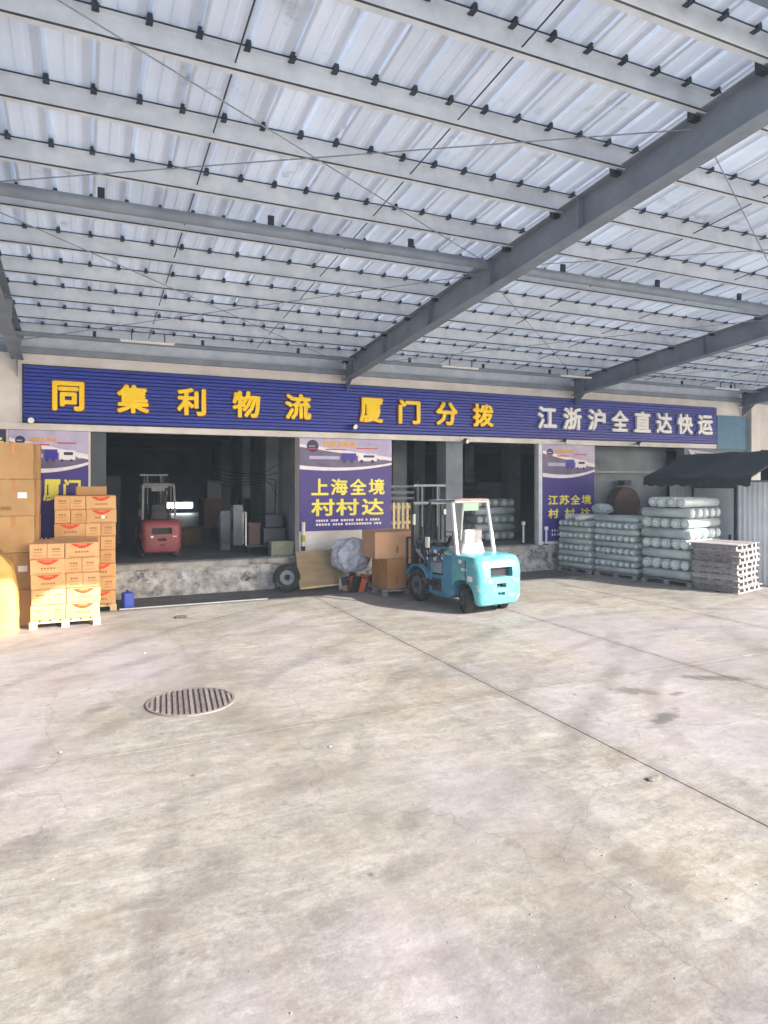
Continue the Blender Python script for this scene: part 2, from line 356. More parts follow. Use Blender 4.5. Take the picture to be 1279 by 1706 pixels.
# rough dock face
M_dock = mat('rough_dock', 'C6C6C8', '85878D', scale=5, rough=.95, bump=.9, bscale=12, dirt='3C3E44', dscale=2.6, dthr=.53)
bm = bmesh.new(); nx, nz = 420, 12; X0, X1 = -14, 28
gridv = []
from mathutils import noise as NZ
for i in range(nx+1):
    cl = []
    for j in range(nz+1):
        x = X0+(X1-X0)*i/nx; z = -.02+(DZ-.10)*j/nz
        p = Vector((x*1.8, 0, z*3.5)); dd = NZ.fractal(p*1.6, .8, 2.0, 5)*.055 + max(0, NZ.noise(p*.9))*.07
        cl.append(bm.verts.new((x, FY+.05-dd, z)))
    gridv.append(cl)
for i in range(nx):
    for j in range(nz): bm.faces.new((gridv[i][j], gridv[i+1][j], gridv[i+1][j+1], gridv[i][j+1]))
me = bpy.data.meshes.new('dock_face'); bm.to_mesh(me); bm.free(); me.materials.append(M_dock)
for p in me.polygons: p.use_smooth = True
o = put('dock_face', me, wh); o.matrix_parent_inverse = Matrix.Translation((-8, -15, 0))
M_slab = mat('dock_slab', 'B5B4B3', '8D8D90', scale=3, rough=.85, bump=.6, bscale=18, dirt='56575B', dscale=2, dthr=.56)
bm = bmesh.new(); pv = None
for i in range(300):
    x = -14+42*i/299
    yj = FY-.03+NZ.noise(Vector((x*1.3, 0, 4)))*.05+NZ.noise(Vector((x*5, 0, 9)))*.02
    zz = DZ-.13+NZ.noise(Vector((x*2, 3, 4)))*.03
    row = [bm.verts.new(c) for c in ((x, FY+.2, zz), (x, yj+.02, zz), (x, yj, DZ-.02), (x, yj+.03, DZ-.002), (x, FY+.3, DZ))]
    if pv:
        for k in range(4): bm.faces.new((pv[k], row[k], row[k+1], pv[k+1]))
    pv = row
me = bpy.data.meshes.new('dock_edge'); bm.to_mesh(me); bm.free(); me.materials.append(M_slab)
o = put('dock_edge', me, wh); o.matrix_parent_inverse = Matrix.Translation((-8, -15, 0))
M_floor = mat('warehouse_floor', '63666D', '505359', scale=1.2, rough=.6, dirt='4A4A4E', dthr=.58)
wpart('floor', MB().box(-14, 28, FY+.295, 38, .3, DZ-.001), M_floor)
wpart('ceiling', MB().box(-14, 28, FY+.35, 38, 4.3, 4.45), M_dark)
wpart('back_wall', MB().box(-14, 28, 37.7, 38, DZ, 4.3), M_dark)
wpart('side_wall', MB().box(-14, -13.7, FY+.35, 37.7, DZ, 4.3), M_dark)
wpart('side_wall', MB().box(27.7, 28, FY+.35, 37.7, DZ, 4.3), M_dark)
wpart('upper_wall', MB().box(-14, 20.2, FY, FY+.35, 3.52, 5.02), M_white)
wpart('upper_wall', MB().box(20.2, 28, FY+.05, FY+.35, 3.52, 5.02), M_white)
wpart('eave_beam', MB().box(-14, 28, FY-.12, FY+.3, 5.02, 5.14), M_steel)
wpart('eave_panel', MB().box(-14, 28, FY+.02, FY+.26, 5.14, 5.53), M_purlin)
wpart('lintel', MB().box(-3.5, 18.3, FY-.06, FY, 3.50, 3.635), M_white, bev=.01)
wpart('wall_panel', MB().box(-14, .12, FY, FY+.3, .6, 3.52), M_white)
wpart('door_jamb', MB().box(.12, .42, FY+.12, FY+.42, DZ, 3.52), M_dark)
wpart('pier', MB().box(4.58, 6.95, FY, FY+.35, DZ-.02, 3.52), M_white)
wpart('pier_side', MB().box(4.6, 4.9, FY+.35, 16.9, DZ, 4.3), M_grey)
wpart('column', MB().box(8.56, 9.06, FY+.1, FY+.6, DZ, 3.52), M_grey)
wpart('steel_post', MB().box(11.42, 11.54, FY-.01, FY+.12, DZ, 3.52), M_purlin)
wpart('pier', MB().box(11.54, 13.42, FY+.02, FY+.35, DZ-.02, 3.52), M_white)
wpart('bay_wall', MB().box(13.42, 16.95, FY+.7, FY+.95, DZ, 3.52), M_grey)
wpart('bay_rail', MB().box(13.42, 16.95, FY+.62, FY+.7, 2.72, 2.78), M_steel)
wpart('wall_panel', MB().box(16.95, 19.7, FY, FY+.3, 0, 3.52), M_grey)
wpart('corner_column', MB().box(19.72, 20.15, FY-.2, FY, 0, 5.02), M_white)
for (x, y0, y1) in ((4.62, 18.3, 20.2), (4.62, 21.3, 23.2), (4.62, 25, 27)):
    wpart('column', MB().box(x, x+.4, y0, y1, DZ, 4.3), M_grey)
for (x, y) in ((8.2, 17.6), (12.9, 18.5), (10.6, 21), (8.2, 24), (14.5, 24), (-.6, 21), (-.6, 27), (11.2, 30)):
    wpart('column', MB().box(x, x+.45, y, y+.45, DZ, 4.3), M_grey)
for y in (19, 23, 27, 31):
    wpart('ceiling_beam', MB().box(-13.6, 27.6, y, y+.3, 3.9, 4.3), M_dark)
# far daylit windows in the back wall
M_day = emit('daylight_pane', 'F4FAFF', 14.0)
M_dimday = emit('lamp_glow', 'F0F6FF', 12.0)
fw = wpart('window', MB().box(4.0, 5.5, 37.6, 37.7, .9, 1.36), M_dark)
for k in range(2):
    o = MB().box(4.1+k*.68, 4.72+k*.68, 37.57, 37.6, 1.0, 1.27).build('pane', M_day); o.parent = fw
def round_lamp(x, y, z, r, lb):
    t = thing('work_lamp', lb, 'lamp', (x, y, z))
    MB().cyl((0, 0, 0), (0, .12, 0), r*1.15, n=14).build('housing', M_black, t)
    MB().cyl((0, -.012, 0), (0, 0, 0), r, n=14).build('lens', M_dimday, t)
    MB().box(-.02, .02, .03, .07, DZ-z, -r).build('stand', M_black, t)
    return t
round_lamp(2.72, 26, 1.42, .09, 'small lit work lamp just left of the bright windows')
round_lamp(6.0, 28, 1.36, .08, 'small lit work lamp farther right in the dark warehouse')

# wall fixtures: spot lamps on the lintel
def spot(x, z, lb, y=FY-.08):
    t = thing('spot_lamp', lb, 'lamp', (x, y, z), 0, 'small spot lamps along the fascia')
    MB().box(-.02, .02, -.1, .02, -.05, -.02).build('bracket', M_dsteel, t)
    MB().cyl((0, -.08, 0), (.03, -.2, -.05), .035, .07, n=12).build('lamp_head', M_dsteel, t, smooth=True)
    MB().cyl((.0305, -.202, -.051), (.0315, -.206, -.0525), .06, n=12).build('glass', M_wht, t)
spot(-.98, 3.72, 'small spot lamp at the left end of the blue sign')
spot(5.85, 3.82, 'small spot lamp on the sign under the sixth yellow character')
spot(8.95, 3.55, 'small spot lamp on the lintel above the narrow column')
spot(12.15, 3.62, 'small spot lamp on the lintel above the right poster')
spot(14.85, 3.6, 'small spot lamp on the lintel above the grey bay wall')

M_pnavy_ = mat('joint_navy', '0E1F70', rough=.5)
# ---------------------------------------------------------------- the long sign
sg = thing('fascia_sign', 'long ribbed blue sign with yellow and white raised characters', 'sign', (8.6, FY-.05, 3.65))
def spart(o): o.parent = sg; o.matrix_parent_inverse = Matrix.Translation((-8.6, -FY+.05, -3.65)); return o
zs0, zs1 = 3.66, 4.79; NS = 15; ph = (zs1-zs0)/NS
for k in range(NS):
    z0 = zs0+k*ph
    prof = [(FY-.01, z0+.003), (FY-.07, z0+.003), (FY-.085, z0+.009), (FY-.085, z0+ph-.012), (FY-.073, z0+ph-.005), (FY-.01, z0+ph-.005)]
    spart(MB().prism(prof, -1.09, 18.27, 'yz').build('slat', M_blue))
for k in range(1, 6): spart(MB().box(-1.09+k*3.22, -1.075+k*3.22, FY-.0875, FY-.084, zs0, zs1).build('panel_joint', M_pnavy_, bev=0))
spart(MB().box(-1.12, 18.3, FY-.012, FY-.002, 3.64, 4.81).build('backing', M_black))
txt = [('同', -.58, .0), ('集', .62, 1.25), ('利', 1.82, 2.42), ('物', 3.0, 3.62), ('流', 4.2, 4.82),
       ('厦', 6.04, 6.66), ('门', 7.08, 7.68), ('分', 8.13, 8.76), ('拨', 9.22, 9.85)]
for ch, a, b in txt:
    spart(char(ch, a-.018, b+.018, 3.882, 4.508, FY-.112, M_orng, None, .036, .02))
    spart(char(ch, a, b, 3.9, 4.49, FY-.142, M_yel, None, .034, .02))
x = 11.28
for ch in '江浙沪全直达快运':
    spart(char(ch, x, x+.64, 3.91, 4.53, FY-.13, M_wht, None, .034, .04)); x += .868
sp2 = MB().box(18.3, 19.66, FY-.08, FY-.01, 3.48, 4.56).build('wall_board', M_teal, bev=.01)
tag(sp2, 'plain teal board on the wall right of the blue sign', 'board')

# ---------------------------------------------------------------- posters
M_pbase = mat('poster_purple', '3A2A8C', '35267F', rough=.45)
M_psky = mat('poster_sky', 'C3BBD8', 'A79FC8', scale=3, rough=.45)
M_proad = mat('poster_road', '6C668E', '575173', scale=3, rough=.45)
M_ptruck = mat('poster_truck', '3424A8', rough=.45)
M_pwhite = mat('poster_white', 'F2EEF2', 'E4DCE8', scale=6, rough=.45)
M_pyel = mat('poster_yellow', 'F4EC62', 'EFE04C', rough=.45)
M_pgold = mat('poster_gold', 'E8B45A', 'DFA148', rough=.45)
M_pred = mat('poster_red', 'D0455C', rough=.45)
M_pnavy = mat('poster_navy', '2A2766', rough=.45)
def poster(x0, x1, z0, z1, y, rows, label, small=2):
    W = x1-x0; H = z1-z0
    t = thing('poster', label, 'poster', (x0, y, z0))
    MB().box(0, W, -.012, 0, 0, H).build('panel', M_pbase, t)
    zt = H*.70                                     # photo area above a curved band
    def curve(u): return H*(.665-.035*math.sin(u*2.2)+.085*u*u)
    N = 14
    pr = lambda f0, f1, m, d, nm: MB().prism([(W*i/N, f0(i/N)) for i in range(N+1)]+[(W*i/N, f1(i/N)) for i in range(N, -1, -1)], -.012-d-.0015, -.012-d, 'xz').build(nm, m, t)
    pr(lambda u: curve(u)+.03*H, lambda u: H*(.93-.14*u), M_proad, .002, 'road_print')
    pr(lambda u: H*(.93-.14*u), lambda u: H*.998, M_psky, .002, 'sky_print')
    pr(lambda u: H*(.905-.14*u), lambda u: H*(.935-.13*u), M_pwhite, .005, 'bridge_print')
    pr(curve, lambda u: curve(u)+.012*H+.03*H*(1-u*.6), M_pwhite, .005, 'swoosh')
    yb = -.012-.005
    def r_(a, b, c, e, m, nm, dd=.0): MB().box(a*W, b*W, yb-dd-.0015, yb-dd, c*H, e*H).build(nm, m, t)
    r_(.44, .60, .765, .845, M_ptruck, 'cargo_print', .002)
    r_(.62, .83, .76, .84, M_pwhite, 'cab_print', .002); r_(.68, .8, .80, .825, M_pnavy, 'cab_window_print', .004)
    r_(.1, .42, .775, .81, M_psky, 'far_truck_print', .002)
    r_(.86, .99, .775, .79, M_pwhite, 'car_print', .002)
    for u in (.47, .55, .66, .78):
        MB().cyl((u*W, yb-.006, .755*H), (u*W, yb-.0075, .755*H), .02*W, n=10).build('wheel_print', M_pnavy, t)
    MB().cyl((.135*W, yb-.002, .915*H), (.135*W, yb-.0035, .915*H), .062*W, n=24).build('round_logo', M_pnavy, t)
    r_(.09, .18, .882, .892, M_pred, 'logo_bar', .004); r_(.095, .16, .912, .917, M_pwhite, 'logo_bar', .004)
    cw = .062*W
    for i, ch in enumerate('同集利物流'):
        char(ch, (.25*W+i*cw*1.12), (.25*W+i*cw*1.12)+cw, .905*H, .905*H+cw*1.05, yb-.004, M_pgold, t, .03, .0012)
    r_(.27, .5, .875, .888, M_pred, 'tagline_bar', .002)
    r_(.6, .84, .893, .905, M_pred, 'tagline_bar', .002)
    for (s, u0, u1, v0, v1) in rows:
        n = len(s); g_ = (u1-u0)/(n-1+.88)
        for i, ch in enumerate(s):
            if ch == ' ': continue
            char(ch, (u0+i*g_)*W, (u0+i*g_+g_*.88)*W, v0*H, v1*H, yb-.003, M_pyel, t, .028, .0012)
    for k in range(small):                         # two rows of small white print too small to read
        u = .17
        rr = random.Random(k+int(x0*7))
        while u < .86:
            wd = rr.uniform(.016, .024)
            r_(u, u+wd, .098-.042*k, .122-.042*k, M_pwhite, 'small_print', .002)
            u += wd+rr.choice((.008, .008, .010, .03))
    return t
pc = poster(4.58, 6.95, 1.30, 3.49, FY-.005, [('上海全境', .12, .92, .385, .565)], 'purple poster with yellow characters on white pier behind the forklift')
W = 2.37; H = 2.19
for ch, u0 in (('村', .12), ('村', .38), ('达', .66)):
    char(ch, u0*W, (u0+.25)*W, .16*H, .345*H, -.02, M_pyel, pc, .028, .0012)
p3 = poster(11.56, 13.4, .80, 3.5, FY+.015, [('江苏全境', .1, .93, .375, .475)], 'purple poster with yellow characters right of steel post, behind film rolls')
W = 1.84; H = 2.7
for ch, u0 in (('村', .1), ('村', .41), ('达', .72)):
    char(ch, u0*W, (u0+.2)*W, .235*H, .335*H, -.02, M_pyel, p3, .028, .0012)
p1 = poster(-1.35, .08, 1.05, 3.5, FY-.005, [('厦门', .42, .9, .42, .6)], 'purple truck poster partly hidden behind the stacked brown cartons')
pl = thing('notice_board', 'dark purple board with yellow character at the far left', 'board', (-3.2, FY-.005, 2.3))
MB().box(0, 1.8, -.012, 0, 0, 1.2).build('panel', M_pnavy, pl)
char('专', 1.42, 1.76, .72, 1.08, -.016, M_pyel, pl, .028, .0012)
tp = thing('torn_banner', 'torn scrap of printed banner above the dark awning', 'banner', (17.08, FY-.02, 3.08))
MB().prism([(0, .38), (1.75, .22), (1.75, -.06), (.9, -.02), (.2, .1)], -.01, 0, 'xz').build('cloth', M_psky, tp)
MB().prism([(.25, .3), (1.2, .16), (1.0, .04), (.4, .14)], -.016, -.012, 'xz').build('print_patch', M_proad, tp)

# ---------------------------------------------------------------- canopy
YE = 4.0; RS = .088; RZ0 = 5.56
def rz(y): return RZ0+RS*(FY-y)
cn = thing('canopy', 'long steel canopy roof of pale ribbed sheets over purlins and rafters', 'canopy', (8, 10, 0))
def cpart(o): o.parent = cn; o.matrix_parent_inverse = Matrix.Translation((-8, -10, 0)); return o
# one sheet: two pans and two ribs, .82 wide
prof = []
t_ = .012
pts = [(0, 0), (.15, 0), (.165, .012), (.24, .012), (.255, 0), (.37, 0), (.385, .06), (.425, .06), (.44, 0),
       (.56, 0), (.575, .012), (.65, .012), (.665, 0), (.78, 0), (.792, .06), (.832, .06), (.845, .005), (.86, .005)]
poly = pts+[(x_, z_+.004) for x_, z_ in reversed(pts)]
L_ = FY+.28-YE
sm = MB(); n_ = len(poly)
for (yy) in (YE-.25, FY+.28):
    for p in poly: sm.v.append((p[0], yy, rz(yy)+p[1]))
for i in range(n_): sm.f.append((i, (i+1) % n_, n_+(i+1) % n_, n_+i))
sme = sm.mesh('roof_sheet', M_roof)
k = 0; X = -13.12
while X < 33:
    o = put('roof_sheet', sme, None, (X, 0, 0)); cpart(o); X += .826
# purlins (C section)
PY = [14.75, 13.65, 12.55, 11.45, 10.35, 9.25, 8.15, 7.05, 5.95, 4.85, 4.1]
for y in PY:
    zt = rz(y)-.006; h_ = .245; wv = .07; tt = .006
    pr_ = [(y-wv, zt), (y, zt), (y, zt-h_), (y-wv, zt-h_), (y-wv, zt-h_+.022), (y-wv+tt, zt-h_+.022), (y-wv+tt, zt-h_+tt), (y-tt, zt-h_+tt), (y-tt, zt-tt), (y-wv, zt-tt)]
    pu = cpart(MB().prism(pr_, -13.1, 33, 'yz').build('purlin', M_purlin))
    MB().box(-13.1, 33, y-wv-.004, y-wv, zt-h_-.002, zt-h_+.016).build('edge_strip', M_dsteel, pu)  # dark strip standing in for the shadow line at the purlin lip
    cl_ = MB().box(-13.1, 33, y-wv-.003, y-wv, zt-.012, zt+.003)                 # dark filler standing in for shade in the rib hollows and along the purlin top
    xr = -13.12
    while xr < 32.5:
        for a_ in (.37, .78):
            cl_.prism([(xr+a_+.005, zt-.016), (xr+a_+.062, zt-.016), (xr+a_+.055, zt+.045), (xr+a_+.015, zt+.045)], y-wv-.02, y-.002, 'xz')
        xr += .826
    MB.build(cl_, 'rib_shade_strip', M_dsteel, pu)['kind'] = 'stuff'
RX = [-8.1, -1.2, 5.73, 12.63, 19.5, 26.4]
for x in RX:
    y0, y1 = FY-.02, YE-.1
    def zb(y): return 4.88+.088*(FY-y)
    m = MB()
    D = .44
    def beam(xa, xb, za, zb_):                       # strip following the slope
        m.prism([(y0, zb(y0)+za), (y1, zb(y1)+za), (y1, zb(y1)+zb_), (y0, zb(y0)+zb_)], xa, xb, 'yz')
    wf = .11
    beam(x-wf, x+wf, 0, .014); beam(x-wf, x+wf, D-.014, D); beam(x-.006, x+.006, .014, D-.014)
    cpart(m.build('rafter', M_steel))
    for y in (6.6, 8.6, 10.6, 12.6, 14.5):
        cpart(MB().box(x-wf+.005, x+wf-.005, y-.006, y+.006, zb(y)+.016, zb(y)+D-.018).build('stiffener', M_steel))
    for y in PY:
        if y > 14.9: continue
        cpart(MB().box(x-.125, x-.02, y+.004, y+.075, zb(y)+D-.06, rz(y)-.03).build('cleat', M_dsteel))
    # knee at wall
    cpart(MB().prism([(FY-.02, 4.86), (FY-.02, 4.55), (FY-.5, 4.91)], x-.006, x+.006, 'yz').build('knee_plate', M_steel))
# tie tube, sag rods, braces
cpart(MB().cyl((-13, 8.7, rz(8.7)-.3), (33, 8.7, rz(8.7)-.3), .075, n=14).build('tie_tube', M_steel, smooth=True))
cpart(MB().cyl((-13, 14.3, rz(14.3)-.34), (33, 14.3, rz(14.3)-.34), .045, n=10).build('tie_tube', M_steel, smooth=True))
for a, b in zip(RX[:-1], RX[1:]):
    for fr in (.35, .68):
        x = a+(b-a)*fr
        for p, q in zip(PY[:-1], PY[1:]):
            cpart(MB().cyl((x, p-.03, rz(p)-.1-.04), (x, q-.03, rz(q)-.1-.04), .008, n=6).build('sag_rod', M_dsteel))
    cz = lambda y: 4.88+.088*(FY-y)+.3
    for (ya, yb_) in ((14.6, 8.9), (8.5, 4.9)):
        cpart(MB().cyl((a+.1, ya, cz(ya)), (b-.1, yb_, cz(yb_)), .007, n=6).build('brace_rod', M_steel))
        cpart(MB().cyl((b-.1, ya, cz(ya)-.03), (a+.1, yb_, cz(yb_)-.03), .007, n=6).build('brace_rod', M_steel))
    for fr in (.2, .5, .8):
        x = a+(b-a)*fr
        cpart(MB().box(x-.03, x+.03, 14.28, 14.32, rz(14.3)-.34, rz(14.3)-.19).build('hanger', M_dsteel))
        cpart(MB().box(x-.04, x+.04, 8.68, 8.72, rz(8.7)-.3, rz(8.7)-.1).build('hanger', M_dsteel))
cpart(MB().box(-13.1, 33, YE-.42, YE-.26, rz(YE)-.12, rz(YE)+.09).build('gutter', M_steel, bev=.01))
# tube lamps under the canopy
for q, (x, lb) in enumerate([(.62, 'thin white tube lamp hanging under canopy above the first yellow characters'), (7.6, 'thin white tube lamp hanging above the middle of the blue sign'),
                             (11.05, 'thin white tube lamp hanging just left of the second rafter'), (16.6, 'thin white tube lamp hanging near the right end of sign')]):
    t = thing('tube_lamp', lb, 'lamp', (x, 13.6, 5.16), 0, 'tube lamps under the canopy')
    MB().box(0, 1.0, -.018, .018, 0, .02).build('batten', M_wht, t); MB().cyl((.02, 0, -.012), (.98, 0, -.012), .011, n=8).build('tube', M_wht, t)
    MB().box(.2, .22, -.01, .01, .02, .19).build('hook', M_dsteel, t); MB().box(.8, .82, -.01, .01, .02, .19).build('hook', M_dsteel, t)

# ---------------------------------------------------------------- pallets
def pallet(L, Wd, H, loc, rot, label, wood, group=None, n=7, solid=False):
    t = thing('wooden_pallet', label, 'pallet', loc, rot, group)
    bw = L/n*.78
    for k in range(n):
        x = (k+.5)*L/n; MB().box(x-bw/2, x+bw/2, 0, Wd, H-.02, H).build('board', wood, t)
    if solid:
        for x in (.05, L*.28, L/2-.04, L*.72, L-.13): MB().box(x, x+.08, .05, Wd-.05, .0185, H-.0205).build('stringer', wood, t)
        for k in range(4): MB().box(.0, L, k*Wd/4+.02, k*Wd/4+.14, 0, .018).build('base_board', wood, t)
        return t
    for y in (0, Wd/2-.045, Wd-.09):
        MB().box(0, L, y, y+.09, H-.042, H-.0205).build('stringer', wood, t)
        for x in (0, L/2-.06, L-.12): MB().box(x, x+.12, y, y+.09, .0185, H-.0425).build('block', wood, t, bev=.004, seg=1)
    for x in (0, L/2-.06, L-.12): MB().box(x, x+.12, 0, Wd, 0, .018).build('base_board', wood, t)
    return t
# ---------------------------------------------------------------- fruit cartons
BL, BW, BH = .528, .262, .255
def arc_poly(cx, w_, h_, top, n=10):
    return [(cx-w_/2, top), ] + [(cx-w_/2+w_*i/n, top-h_*math.sin(math.pi*i/n)) for i in range(1, n)] + [(cx+w_/2, top)]
boxme = MB().box(-BL/2, BL/2, -BW/2, BW/2, 0, BH).mesh('carton', M_fruit, bev=.006, seg=2)
def carton_parts(o):
    for s_ in (-1, 1):                              # long faces: red arc and lettering
        yy = s_*(BW/2+.001)
        a = MB().prism([(s_*-p, q) for p, q in arc_poly(0, .36, .085, BH-.012)], yy, yy+s_*.0012, 'xz').mesh('p', M_red)
        put('red_arc', a, o)
        put('title_print', MB().prism([(-.075, BH-.045), (.075, BH-.045), (.06, BH-.02), (-.06, BH-.02)], yy+s_*.0015, yy+s_*.0025, 'xz').mesh('p', M_redd), o)
        b = MB()
        for k in range(5): b.box(-.11+k*.045, -.078+k*.045, min(yy, yy+s_*.0012), max(yy, yy+s_*.0012), .085, .115)
        b.box(-.2, .2, min(yy, yy+s_*.0012), max(yy, yy+s_*.0012), .012, .022)
        put('lettering', b.mesh('p', M_ink), o)
    for s_ in (-1, 1):                              # short faces
        xx = s_*(BL/2+.001); a, c_ = min(xx, xx+s_*.0012), max(xx, xx+s_*.0012)
        b = MB()
        for k in range(3): b.box(a, c_, -.06+k*.042, -.03+k*.042, .15, .18)
        b.box(a, c_, -.075, .06, .115, .124); b.box(a, c_, -.08, .08, .05, .056); b.box(a, c_, -.08, .05, .07, .075)
        put('lettering', b.mesh('p', M_ink), o)
        put('end_band', MB().box(a, c_, -BW/2+.008, BW/2-.008, .008, .016).mesh('p', M_red), o)
proto = put('fruit_carton', boxme); carton_parts(proto); first = [True]
def carton(loc, rot, label, group):
    o = proto if first[0] else copy_tree(proto); first[0] = False
    o.location = loc; o.rotation_euler = (random.uniform(-.006, .006), random.uniform(-.006, .006), rot+random.uniform(-.02, .02)); tag(o, label, 'carton', group)
def fruit_stack(x0, y0, layers, name, group, H0=.13, flips=None):
    for l in range(layers):
        z = H0+l*(BH+.004)+.002
        A = flips[l]
        lean = .012*math.sin(l*1.3)
        # ends block (2 across, 2 deep) and long block (4 deep)
        ex = x0 if A else x0+BL+.008; lx = x0+BL+.008 if A else x0
        side = ('left', 'right') if A else ('right', 'left')
        top = l == layers-1
        for c in range(2):
            for r in range(2):
                right_face = (not A) and c == 1
                if r == 0 or top or right_face:
                    carton((ex+BW/2+c*(BW+.004)+lean, y0+BL/2+r*(BL+.004), z), R(90 if (c+l) % 2 else -90),
                           f"fruit carton end-on, {ORD[l]} layer, {['left','right'][c]} of pair, {['front','back'][r]} row of {name}", group)
        for r in range(4):
            if r == 0 or top or A:
                carton((lx+BL/2+lean, y0+BW/2+r*(BW+.004), z), R(180 if (r+l) % 2 else 0),
                       f"fruit carton lengthwise, {ORD[l]} layer, {side[1]} side, {['front','second','third','back'][r]} row of {name}", group)
pallet(1.1, 1.1, .13, (-.84, 12.56, 0), R(0), 'pale wooden pallet under the sunlit front stack of fruit cartons', M_pallet)
fruit_stack(-.82, 12.6, 5, 'the front stack', 'fruit cartons stacked on the front pallet', flips=[True, True, False, False, True])
pallet(1.1, 1.1, .13, (-.53, 13.78, 0), R(0), 'pale wooden pallet under the taller rear stack of fruit cartons', M_pallet)
fruit_stack(-.51, 13.8, 8, 'the tall rear stack', 'fruit cartons stacked on the rear pallet', flips=[True, False, True, False, False, False, True, True])
t = thing('cardboard_box', 'plain flat brown box on top of the rear fruit cartons', 'box', (.12, 14.3, .13+8*(BH+.004)+.004), R(4))
MB().box(-.27, .27, -.2, .2, 0, .17).build('box_body', M_card, t, bev=.006); MB().box(-.272, .272, -.03, .03, .1705, .172).build('tape', M_tape, t)
lb_ = tag(MB().box(.08, .14, 0, .002, 0, .06).build('paper_label', M_wht, None, (.22, 13.792, 1.77)), 'small white paper label stuck on a rear carton', 'label')

# ---------------------------------------------------------------- big brown cartons
bw_, bh_ = .6, .63
def dented(seed):
    bm = bmesh.new(); bmesh.ops.create_cube(bm, size=1); bmesh.ops.subdivide_edges(bm, edges=bm.edges[:], cuts=9, use_grid_fill=True)
    for v in bm.verts:
        p = v.co.copy(); q = Vector((p.x*.6, p.y*.6, (p.z+.5)*(bh_-.008)))
        nn = Vector((p.x if abs(p.x) > .49 else 0, p.y if abs(p.y) > .49 else 0, 0))
        bulge = .012*math.cos(p.z*3.1)*math.cos((p.x if abs(p.y) > .49 else p.y)*3.1)+.010*NZ.noise(q*4+Vector((seed, 0, 0)))
        v.co = q+nn*2*bulge
    me = bpy.data.meshes.new('brown_carton'); bm.to_mesh(me); bm.free(); me.materials.append(M_card)
    for p in me.polygons: p.use_smooth = True
    me.set_sharp_from_angle(angle=R(40)); return me
bprotos = [dented(k*3.3) for k in range(4)]
pn = ['front right', 'front left', 'back right', 'back left']
for l in range(5):
    for q, (cx, cy) in enumerate([(-1.08, 13.26), (-1.71, 13.28), (-1.06, 13.9), (-1.7, 13.92)]):
        if q == 3 and l < 4: continue
        if l == 4 and q == 2: cx += .02
        o = put('brown_carton', bprotos[(l+q) % 4], None, (cx+random.uniform(-.015, .015), cy+random.uniform(-.01, .01), .002+l*bh_), R(random.uniform(-2, 2)))
        MB().box(-.302, .302, -.025, .025, bh_-.009, bh_-.0065).build('tape', M_tape, o)
        MB().box(-.025, .025, -.318, -.312, .42, bh_-.01).build('tape', M_tape, o)
        MB().box(.312, .318, -.025, .025, .42, bh_-.01).build('tape', M_tape, o)
        if (l+q) % 2: MB().box(.05, .19, -.3145, -.311, .3, .4).build('shipping_label', M_wht, o)
        if l in (1, 3): MB().box(-.2, -.05, -.316, -.31, .1, .16).build('print_mark', M_ink, o)
        tag(o, f"large brown carton, {ORD[l] if l < 4 else 'topmost'} layer in the {pn[q]} column of the tall left stack", 'carton', 'large brown cartons in the tall left stack')
# yellow bale: soft sack
def sack(name, sx, sy, sz, m, loc, rot, seed, label, cat, pw=3.2, wr=.03, fr=4, sub=5):
    bm = bmesh.new(); bmesh.ops.create_icosphere(bm, subdivisions=sub, radius=1)
    for v in bm.verts:
        c = v.co.normalized(); k = (abs(c.x)**pw+abs(c.y)**pw+abs(c.z)**pw)**(-1/pw); p = c*k
        nn = NZ.fractal(Vector((p.x*fr, p.y*fr, p.z*fr*.6+seed)), .7, 2, 4)
        p = p*(1+wr*nn*1.6)
        v.co = Vector((p.x*sx/2, p.y*sy/2, max(-.97, p.z)*sz/2+sz/2*.97))
    me = bpy.data.meshes.new(name); bm.to_mesh(me); bm.free(); me.materials.append(m)
    for p in me.polygons: p.use_smooth = True
    return tag(put(name, me, None, loc, rot), label, cat)
M_bale = mat('yellow_sack', 'D9B868', 'C59F55', scale=4, rough=.75, bump=.3, bscale=60)
bm = bmesh.new(); RG = []; NP = 96
for t in range(15):
    tt = t/14; ring = []
    for i in range(NP):
        a_ = 2*math.pi*i/NP; ca, sa = math.cos(a_), math.sin(a_)
        q = (abs(ca)**9+abs(sa)**9)**(-1/9); x, y = ca*q, sa*q
        ins = .16*max(0, tt-.55)**1.5*3
        fold = .022*(1-tt*.6)*(math.sin(x*17+y*11)+.6*math.sin(x*31-y*23+2*tt))+.02*NZ.noise(Vector((x*3, y*3, tt*4)))
        k = 1-ins+fold*1.2
        X_ = -1.56+x*.56*k; Y_ = 12.56+y*.29*k
        ht = .98+.85*max(0, min(1, (-1.0-X_)/.5))*.8
        ring.append(bm.verts.new((X_, Y_, ht*tt+.02*NZ.noise(Vector((X_*5, Y_*5, 3)))*tt)))
    RG.append(ring)
for t in range(14):
    for i in range(NP): bm.faces.new((RG[t][i], RG[t][(i+1) % NP], RG[t+1][(i+1) % NP], RG[t+1][i]))
bm.faces.new(RG[-1])
me = bpy.data.meshes.new('tarp_cover'); bm.to_mesh(me); bm.free(); me.materials.append(M_bale)
for p in me.polygons: p.use_smooth = True
tag(put('covered_goods', me), 'goods under a folded yellow tan tarpaulin at the left edge, before the brown cartons', 'covered goods')
bk = thing('blue_jerrycan', 'small blue plastic jerrycan behind the fruit carton pallet', 'jerrycan', (.78, 14.0, 0), R(10))
M_bluep = mat('blue_plastic', '2E50C8', '2846B0', rough=.4)
